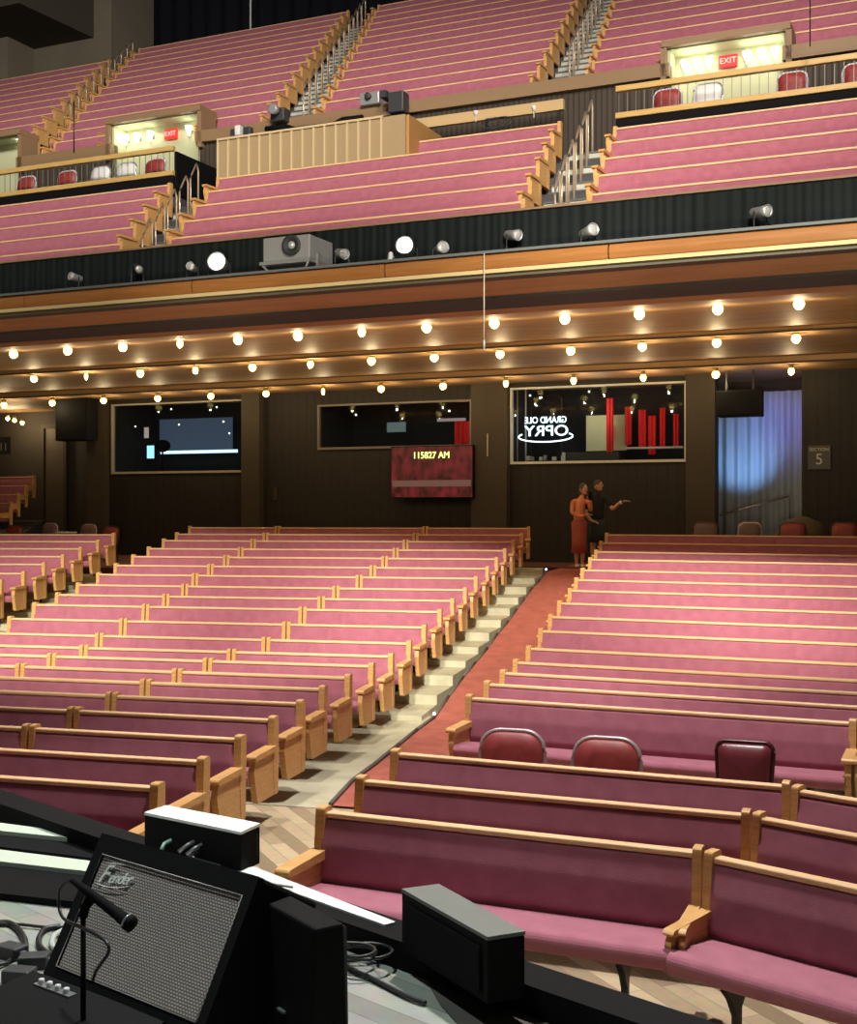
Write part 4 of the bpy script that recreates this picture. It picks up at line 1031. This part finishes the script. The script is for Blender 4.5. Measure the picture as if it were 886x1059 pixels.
# box 2
t, P2, R, c = slab('floor_monitor', 'black slanted box with dull grey top at centre of the stage edge', 'stage box', [(415, 919), (504, 969), (543, 963), (453.7, 914)], 1.43, CT-.03, blackc, greytop)
put('front_grille', MB().box((-.24, -.078, .03), (.24, -.072, .17)), black, t)
# guitar amplifier
A0 = atd(109, 884, 4.0); A1_ = atd(254.4, 927, 4.0-.643*.663)
u = (A1_-A0).normalized()
Bl = Vector((-.930*4/3.62-.643*.1665, 4-.766*.1665, 0)); Bl = atd(61.6, 998, Bl.y)
dn = (Bl-A0).normalized(); nf = u.cross(dn).normalized()
if nf.y > 0: nf = -nf
dn = (dn-u*dn.dot(u)).normalized()
W = (A1_-A0).length; Hh = (Bl-A0).length*1.02
M = Matrix(((u.x, nf.x*-1, -dn.x, A0.x), (u.y, nf.y*-1, -dn.y, A0.y), (u.z, nf.z*-1, -dn.z, A0.z), (0, 0, 0, 1)))   # x right, y into the amp, z up its face
t = thing('guitar_amplifier', 'black guitar amplifier with grey woven grille and script logo, tilted back', 'amplifier', (0, 0, 0)); t.matrix_world = M
put('cabinet', MB().box((-.045, .012, -Hh-.035), (W+.035, .26, .06)), blackc, t, bevel=.012)
tl = MB().box((-.045, -.012, -Hh-.035), (0, .012, .06)).box((W, -.012, -Hh-.035), (W+.035, .012, .06)).box((0, -.012, -Hh-.035), (W, .012, -Hh)).box((0, -.012, 0), (W, .012, .06))
put('front_frame', tl, blackc, t)
gm = bpy.data.materials.new('woven_grille'); gm.use_nodes = True; nt = gm.node_tree; b = nt.nodes['Principled BSDF']
tc = nt.nodes.new('ShaderNodeTexCoord'); ck = nt.nodes.new('ShaderNodeTexBrick'); ck.inputs['Scale'].default_value = 1; ck.inputs['Brick Width'].default_value = .0125; ck.inputs['Row Height'].default_value = .0085; ck.inputs['Mortar Size'].default_value = .0022; ck.inputs['Mortar Smooth'].default_value = .4
ck.inputs['Color1'].default_value = (.55, .50, .46, 1); ck.inputs['Color2'].default_value = (.46, .42, .39, 1); ck.inputs['Mortar'].default_value = (.12, .09, .085, 1)
mp = nt.nodes.new('ShaderNodeMapping'); mp.inputs['Rotation'].default_value = (PI/2, 0, 0)
nt.links.new(tc.outputs['Object'], mp.inputs[0]); nt.links.new(mp.outputs[0], ck.inputs[0]); nt.links.new(ck.outputs[0], b.inputs['Base Color']); b.inputs['Roughness'].default_value = .7
put('grille_cloth', MB().box((.004, -.006, -Hh+.004), (W-.004, .01, -.004)), gm, t)
put('piping', MB().tube([(.002, -.014, -.002), (W-.002, -.014, -.002), (W-.002, -.014, -Hh+.002), (.002, -.014, -Hh+.002)], .0022, 6, closed=True), mat('silver_piping', (.30, .29, .27), .5), t)
# script logo
def script(body, size, shear, off):
    c = bpy.data.curves.new('script', 'FONT'); c.body = body; c.size = size; c.shear = shear; c.extrude = .0012; c.offset = off; c.space_character = .88
    o = bpy.data.objects.new('tmp', c); COL.objects.link(o); dg = bpy.context.evaluated_depsgraph_get(); dg.update()
    me = bpy.data.meshes.new_from_object(o.evaluated_get(dg)); bpy.data.objects.remove(o); me.transform(Matrix.Rotation(PI/2, 4, 'X')); return me
chrome = mat('chrome', (.85, .85, .82), .35, .1)
lo1 = put('logo', script('F', .080, .5, .0003), chrome, t); lo1.location = (.030, -.014, -.085); lo1.rotation_euler = (0, -.12, 0)
lo2 = put('logo', script('ender', .050, .5, .0003), chrome, t); lo2.location = (.078, -.014, -.078); lo2.rotation_euler = (0, -.12, 0)
put('logo_tail', MB().tube([(.03, -.016, -.09), (.08, -.016, -.092), (.14, -.016, -.084), (.185, -.016, -.07)], [.0006, .0016, .0016, .0006], 6).tube([(.04, -.016, -.022), (.08, -.016, -.018), (.13, -.016, -.014)], [.0006, .0018, .0006], 6), chrome, t)
put('handle', MB().box((W*.38, .10, .06), (W*.62, .14, .075)), fixd, t)
# base stand under the amp
bp0 = at(36, 1003, 1.32); bp1 = at(110, 1030, 1.32)
t = thing('pedal_case', 'black low case with silver strip at lower left corner', 'case', (bp0.x, bp0.y, SZ), math.atan2((bp1-bp0).y, (bp1-bp0).x))
put('cabinet', MB().prism(rounded([(-.5, 0), (-.45, .13), (0, .17), (.03, .0)], .01), 0, .62), blackc, t)
put('control_strip', MB().box((.09, -.07, .163), (.26, -.04, .1695)), grey_metal, t)
for k in range(4): put('knob', MB().lathe([(.010, 0), (.009, .014), (.004, .016)], 10, Matrix.Translation((.11+.04*k, -.055, .1696))), white, t)
# black case right of the amp
k0 = at(255, 922, 1.62); k1 = at(326, 961, 1.62)
a = math.atan2((k1-k0).y, (k1-k0).x)
t = thing('speaker_cabinet', 'tall black cabinet standing at right of the guitar amplifier', 'speaker', (k0.x, k0.y, SZ), a)
Lk = (k1-k0).length
put('cabinet', MB().prism([(-.02, 0), (0, .47), (.09, .47), (.11, 0)], 0.012, Lk), blackc, t, bevel=.008)
put('rear_lid', MB().prism([(.092, .05), (.092, .46), (.11, .45), (.118, .05)], .03, Lk-.02), fixd, t)
put('badge', MB().box((Lk-.18, -.022, .20), (Lk-.14, -.005, .206)), grey_metal, t)
# microphone and boom
def pt(px, py, d): return atd(px, py, d)
m0 = pt(137, 957, 3.45); m1 = pt(92, 923, 3.52); m2 = pt(74, 910, 3.55)
t = thing('microphone', 'black stick microphone on a short stand before the amplifier grille', 'microphone', (m1.x, m1.y-.02, SZ))
rel = lambda p: p-t.location
put('handle', MB().tube([rel(m2), rel(m1), rel(m1*.4+m0*.6), rel(m1*.12+m0*.88), rel(m1*.11+m0*.89), rel(m0)], [.008, .013, .016, .019, .023, .022], 12), black, t)
put('collar_ring', MB().tube([rel(m1*.13+m0*.87), rel(m1*.10+m0*.90)], .0245, 12), grey_metal, t)
put('clip', MB().tube([rel(pt(96, 928, 3.52)), rel(pt(88, 938, 3.53)), rel(pt(86, 947, 3.54))], .014, 8), black, t)
b_ = rel(pt(86, 947, 3.54)); put('stand', MB().tube([b_, Vector((b_.x, b_.y, 0))], .008, 8), black, t); put('base', MB().lathe([(.10, 0), (.10, .012), (.02, .025)], 16, Matrix.Translation((b_.x, b_.y, 0))), black, t)
def spl(P, n=8):
    P = [Vector(p) for p in P]; out = []
    for i in range(len(P)-1):
        a = P[max(0, i-1)]; b = P[i]; c = P[i+1]; d = P[min(len(P)-1, i+2)]
        for k in range(n):
            t = k/n; out.append(.5*((2*b)+(-a+c)*t+(2*a-5*b+4*c-d)*t*t+(-a+3*b-3*c+d)*t**3))
    out.append(P[-1]); return out
cab = mat('black_cable', (.015, .015, .016), .45)
C = [m2, pt(62, 918, 3.6), pt(61, 936, 3.65), pt(66, 950, 3.6), pt(86, 960, 3.5), pt(108, 972, 3.42), pt(112, 985, 3.4), pt(100, 1003, 3.4), pt(96, 1014, 3.42)]
tag(put('cable', MB().tube(spl(C), .005, 6), cab), 'thin black microphone cable looping over the grille', 'cable')
def floor_cable(pts, r, lab, m=cab, z=SZ+.012):
    tag(put('cable', MB().tube(spl([at(x, y, z) for x, y in pts]), r, 6), m), lab, 'cable')
floor_cable([(-10, 955), (10, 955), (24, 968), (26, 990), (20, 1005)], .012, 'thick cable curving off the left edge of the stage')
floor_cable([(62, 958), (45, 962), (40, 975), (48, 985), (60, 990)], .011, 'cable loop at left of the amplifier, outer one')
floor_cable([(66, 962), (56, 968), (54, 978), (62, 984)], .011, 'cable loop at left of the amplifier, inner one', mat('pale_grey_cable', (.4, .42, .4), .5))
floor_cable([(-10, 955), (20, 956), (50, 959), (70, 958)], .006, 'thin black cable lying straight across the left stage')
floor_cable([(-10, 980), (8, 976), (14, 986), (6, 996), (-10, 998)], .007, 'small coil of cable at the left picture edge')
# coil at right of the cabinet
P = []
for k in range(70): 
    a = k*.42; r_ = .075+.02*math.sin(k*.31); q = at(369, 984, SZ+.012+.0012*k); P.append(q+Vector((1.1*r_*math.cos(a)+.02*math.sin(k*.17), .95*r_*math.sin(a), 0)))
tag(put('cable_coil', MB().tube(P, .006, 6), cab), 'coiled black cable on the stage beside the tall cabinet', 'cable')
floor_cable([(345, 985), (360, 1000), (385, 1012), (420, 1030), (440, 1037)], .008, 'black cable leaving the coil toward lower right')
floor_cable([(385, 978), (410, 990), (460, 1008), (520, 1026), (560, 1040), (600, 1065)], .010, 'long black cable running along the curb, inner one')
floor_cable([(375, 968), (400, 976), (440, 995), (500, 1014), (545, 1030), (590, 1058)], .008, 'long black cable running along the curb, outer one')
for n, (x, y) in enumerate(((12, 990), (20, 1015), (35, 1000))):
    q = at(x, y, SZ); t = thing('power_adapter', 'small dark plug box on the left stage floor, %s' % ['upper one', 'lowest one', 'beside the low case'][n], 'adapter', (q.x, q.y, SZ), -.5+n*.3, 'plug boxes')
    put('body', MB().box((-.05, -.035, 0), (.05, .035, .045)), fixd, t, bevel=.006); put('prongs', MB().box((.05, -.01, .015), (.065, .01, .03)), grey_metal, t)
q = at(538, 1027, SZ); tag(put('tape_scrap', MB().ext([(q.x-.03, q.y-.02), (q.x+.03, q.y-.025), (q.x+.035, q.y+.02), (q.x-.02, q.y+.025)], SZ+.001, SZ+.004), white), 'small white tape scrap on the stage at bottom centre', 'tape')
# painted shapes on the stage to the right
P = [at(425, 985, SZ), at(470, 1005, SZ), at(640, 1075, SZ), at(500, 1090, SZ), at(455, 1040, SZ)]
tag(put('stage_mat', MB().ext([(p.x, p.y) for p in P][::-1], SZ+.0005, SZ+.004), mat('dark_mat', (.06, .05, .04), .7, noise=((7, 7, 7), (.04, .035, .03), .4, .6))), 'dark brown mat on the stage beside the diagonal curb', 'mat')

# ------------------------------------------------------------------ the two people
skin = mat('skin', (.50, .27, .17), .55)
def body(name, V, E, R, m, parent=None, lvl=2):
    me = bpy.data.meshes.new(name); me.from_pydata(V, E, []); me.materials.append(m)
    o = bpy.data.objects.new(name, me); COL.objects.link(o)
    sk_ = o.modifiers.new('skin', 'SKIN'); sk_.use_smooth_shade = True
    for i, v in enumerate(me.skin_vertices[0].data): v.radius = (R[i], R[i]) if not isinstance(R[i], tuple) else R[i]; v.use_root = (i == 0)
    sb = o.modifiers.new('sub', 'SUBSURF'); sb.levels = lvl; sb.render_levels = lvl
    if parent: o.parent = parent
    return o
def chain(V, E, R, start, pts):
    i = start
    for p, r in pts: V.append(p); R.append(r); E.append((i, len(V)-1)); i = len(V)-1
    return i
def hand(parent, at_, d, m, nm='hand'):
    d = Vector(d).normalized(); side = d.cross(Vector((0, 0, 1))).normalized(); V = []; E = []; R = []
    a = Vector(at_); V.append(tuple(a)); R.append(.026)
    V.append(tuple(a+d*.05)); R.append(.032); E.append((0, 1))
    for k in range(4):
        o = side*(.030-.020*k); L = [.065, .075, .07, .055][k]
        chain(V, E, R, 1, [(tuple(a+d*.085+o), .011), (tuple(a+d*(.085+L*.5)+o+Vector((0, 0, -.006))), .010), (tuple(a+d*(.085+L)+o+Vector((0, 0, -.02))), .008)])
    chain(V, E, R, 0, [(tuple(a+d*.03+side*.04), .012), (tuple(a+d*.065+side*.06), .010)])
    return body(nm, V, E, R, m, parent, 1)
def head(parent, c, facing, hairm, hat=None):
    f = math.atan2(facing[1], facing[0])+PI/2; M = Matrix.Translation(c) @ Matrix.Rotation(f, 4, 'Z')      # face looks along -y
    mb = MB(); mb.ball((0, 0, 0), (.076, .093, .112), 10, M); mb.ball((0, -.03, -.075), (.048, .058, .045), 8, M)
    mb.ball((0, -.098, -.008), (.013, .020, .022), 6, M)
    for sx in (-1, 1): mb.ball((sx*.077, .008, -.005), (.012, .022, .032), 6, M)
    h = put('head', mb, skin, parent)
    e = MB()
    for sx in (-1, 1): e.ball((sx*.03, -.083, .012), (.011, .009, .007), 6, M)
    put('eyes', e, black, h)
    put('mouth', MB().ball((0, -.083, -.055), (.024, .007, .006), 6, M), mat('lips', (.35, .09, .08), .5), h)
    return h, M
# woman in peach top and red skirt, seen from her left back, leaning to the man and looking through a phone
FZp = 1.50; pw = Vector(((599-443)*26.4/F, 26.4, FZp)); sca = 1.0
t = thing('person', 'person in peach top and long rust red skirt, head tipped toward the man', 'person', pw, 0)
V = [(0, 0, .93)]; E = []; R = [(.175, .14)]
n_ = chain(V, E, R, 0, [((-.01, 0, 1.08), (.165, .125)), ((-.0, 0, 1.28), (.185, .13)), ((.03, 0, 1.40), (.165, .10)), ((.05, 0, 1.47), (.05, .05)), ((.075, -.01, 1.54), (.045, .045))])
top = body('torso', V, E, R, mat('peach_top', (.60, .22, .11), .85), t)
V = [(.03, 0, 1.38)]; E = []; R = [.07]
chain(V, E, R, 0, [((-.14, -.02, 1.38), .058), ((-.17, -.10, 1.14), .046), ((.02, -.20, 1.06), .038), ((.08, -.22, 1.09), .032)])
body('arm', V, E, R, mat('peach_top', (.5, .2, .1)), t); hand(t, (.09, -.22, 1.09), (1, -.1, .2), skin)
V = [(.08, 0, 1.38)]; E = []; R = [.07]
chain(V, E, R, 0, [((.20, -.03, 1.37), .056), ((.22, -.14, 1.18), .045), ((.20, -.26, 1.36), .036), ((.18, -.27, 1.41), .03)])
body('arm', V, E, R, mat('peach_top', (.5, .2, .1)), t); hand(t, (.18, -.27, 1.42), (0, -.1, 1), skin)
hairb = mat('grey_brown_hair', (.07, .05, .035), .8)
h, M = head(t, (.085, -.02, 1.64), (.6, -.8), hairb)
put('hair', MB().ball((0, .018, .022), (.09, .095, .108), 10, M).ball((0, .06, -.06), (.08, .05, .09), 8, M), hairb, t)
put('phone', MB().box((.14, -.36, 1.44), (.22, -.345, 1.57)), black, t)
sk_ = []; 
mb = MB().lathe([(.17, .30), (.155, .55), (.165, .80), (.172, .92), (.13, .99)], 18, Matrix.Diagonal((1, .82, 1, 1))); put('skirt', mb, mat('rust_skirt', (.33, .07, .05), .85), t)
for sx, y in ((-.06, 0), (.06, -.04)):
    V = [(sx, y, .50)]; E = []; R = [.065]; chain(V, E, R, 0, [((sx, y, .28), .052), ((sx, y+.01, .08), .036), ((sx, y-.02, .04), .036), ((sx, y-.15, .025), .026)])
    body('leg', V, E, R, skin, t); put('shoe', MB().ball((sx, y-.07, .03), (.045, .125, .035), 8), white, t)
# man in black shirt pointing to the right
pm = Vector(((617.5-443)*26.7/F, 26.7, FZp))
t = thing('person', 'person in black shirt and shorts with one arm pointing to the right', 'person', pm, 0)
blk = mat('black_shirt', (.012, .014, .018), .9)
V = [(0, 0, .95)]; E = []; R = [(.16, .13)]
chain(V, E, R, 0, [((0, 0, 1.12), (.155, .12)), ((.0, 0, 1.34), (.175, .12)), ((-.0, 0, 1.48), (.14, .09)), ((.0, 0, 1.55), (.055, .055)), ((.0, 0, 1.60), (.05, .05))])
body('torso', V, E, R, blk, t)
V = [(.05, 0, 1.46)]; E = []; R = [.075]; e_ = chain(V, E, R, 0, [((.20, -.02, 1.44), .07), ((.28, -.10, 1.28), .062)]); body('sleeve', V, E, R, blk, t)
V = [(.27, -.09, 1.29)]; E = []; R = [.048]; chain(V, E, R, 0, [((.31, -.12, 1.21), .046), ((.42, -.2, 1.33), .036), ((.50, -.25, 1.38), .028)]); body('arm', V, E, R, skin, t); hand(t, (.51, -.255, 1.385), (1, -.25, .08), skin)
put('wristwatch', MB().tube([(.455, -.225, 1.352), (.48, -.24, 1.368)], .04, 12), mat('white_watch', (.9, .9, .9), .3), t)
V = [(-.05, 0, 1.46)]; E = []; R = [.075]; chain(V, E, R, 0, [((-.20, -.0, 1.44), .068), ((-.24, -.04, 1.20), .058)]); body('sleeve', V, E, R, blk, t)
V = [(-.24, -.04, 1.22)]; E = []; R = [.046]; chain(V, E, R, 0, [((-.24, -.06, 1.12), .044), ((-.18, -.20, 1.0), .036), ((-.13, -.24, .97), .028)]); body('arm', V, E, R, skin, t); hand(t, (-.13, -.24, .97), (.6, -.6, -.2), skin)
h, M = head(t, (.02, -.02, 1.72), (.85, -.5), hairb)
put('hair', MB().ball((0, .012, .035), (.082, .088, .090), 10, M), hairb, t)
put('shorts', MB().lathe([(.19, .52), (.18, .75), (.175, .93), (.14, 1.0)], 18, Matrix.Diagonal((1, .8, 1, 1))), mat('dark_shorts', (.02, .035, .04), .9), t)
for sx in (-.09, .09):
    V = [(sx, 0, .62)]; E = []; R = [.08]; chain(V, E, R, 0, [((sx, -.01, .48), .066), ((sx, 0, .30), .058), ((sx, .01, .09), .038), ((sx, -.02, .05), .038), ((sx, -.14, .03), .028)])
    body('leg', V, E, R, skin, t); put('shoe', MB().ball((sx, -.06, .04), (.05, .135, .045), 8), fixd, t)
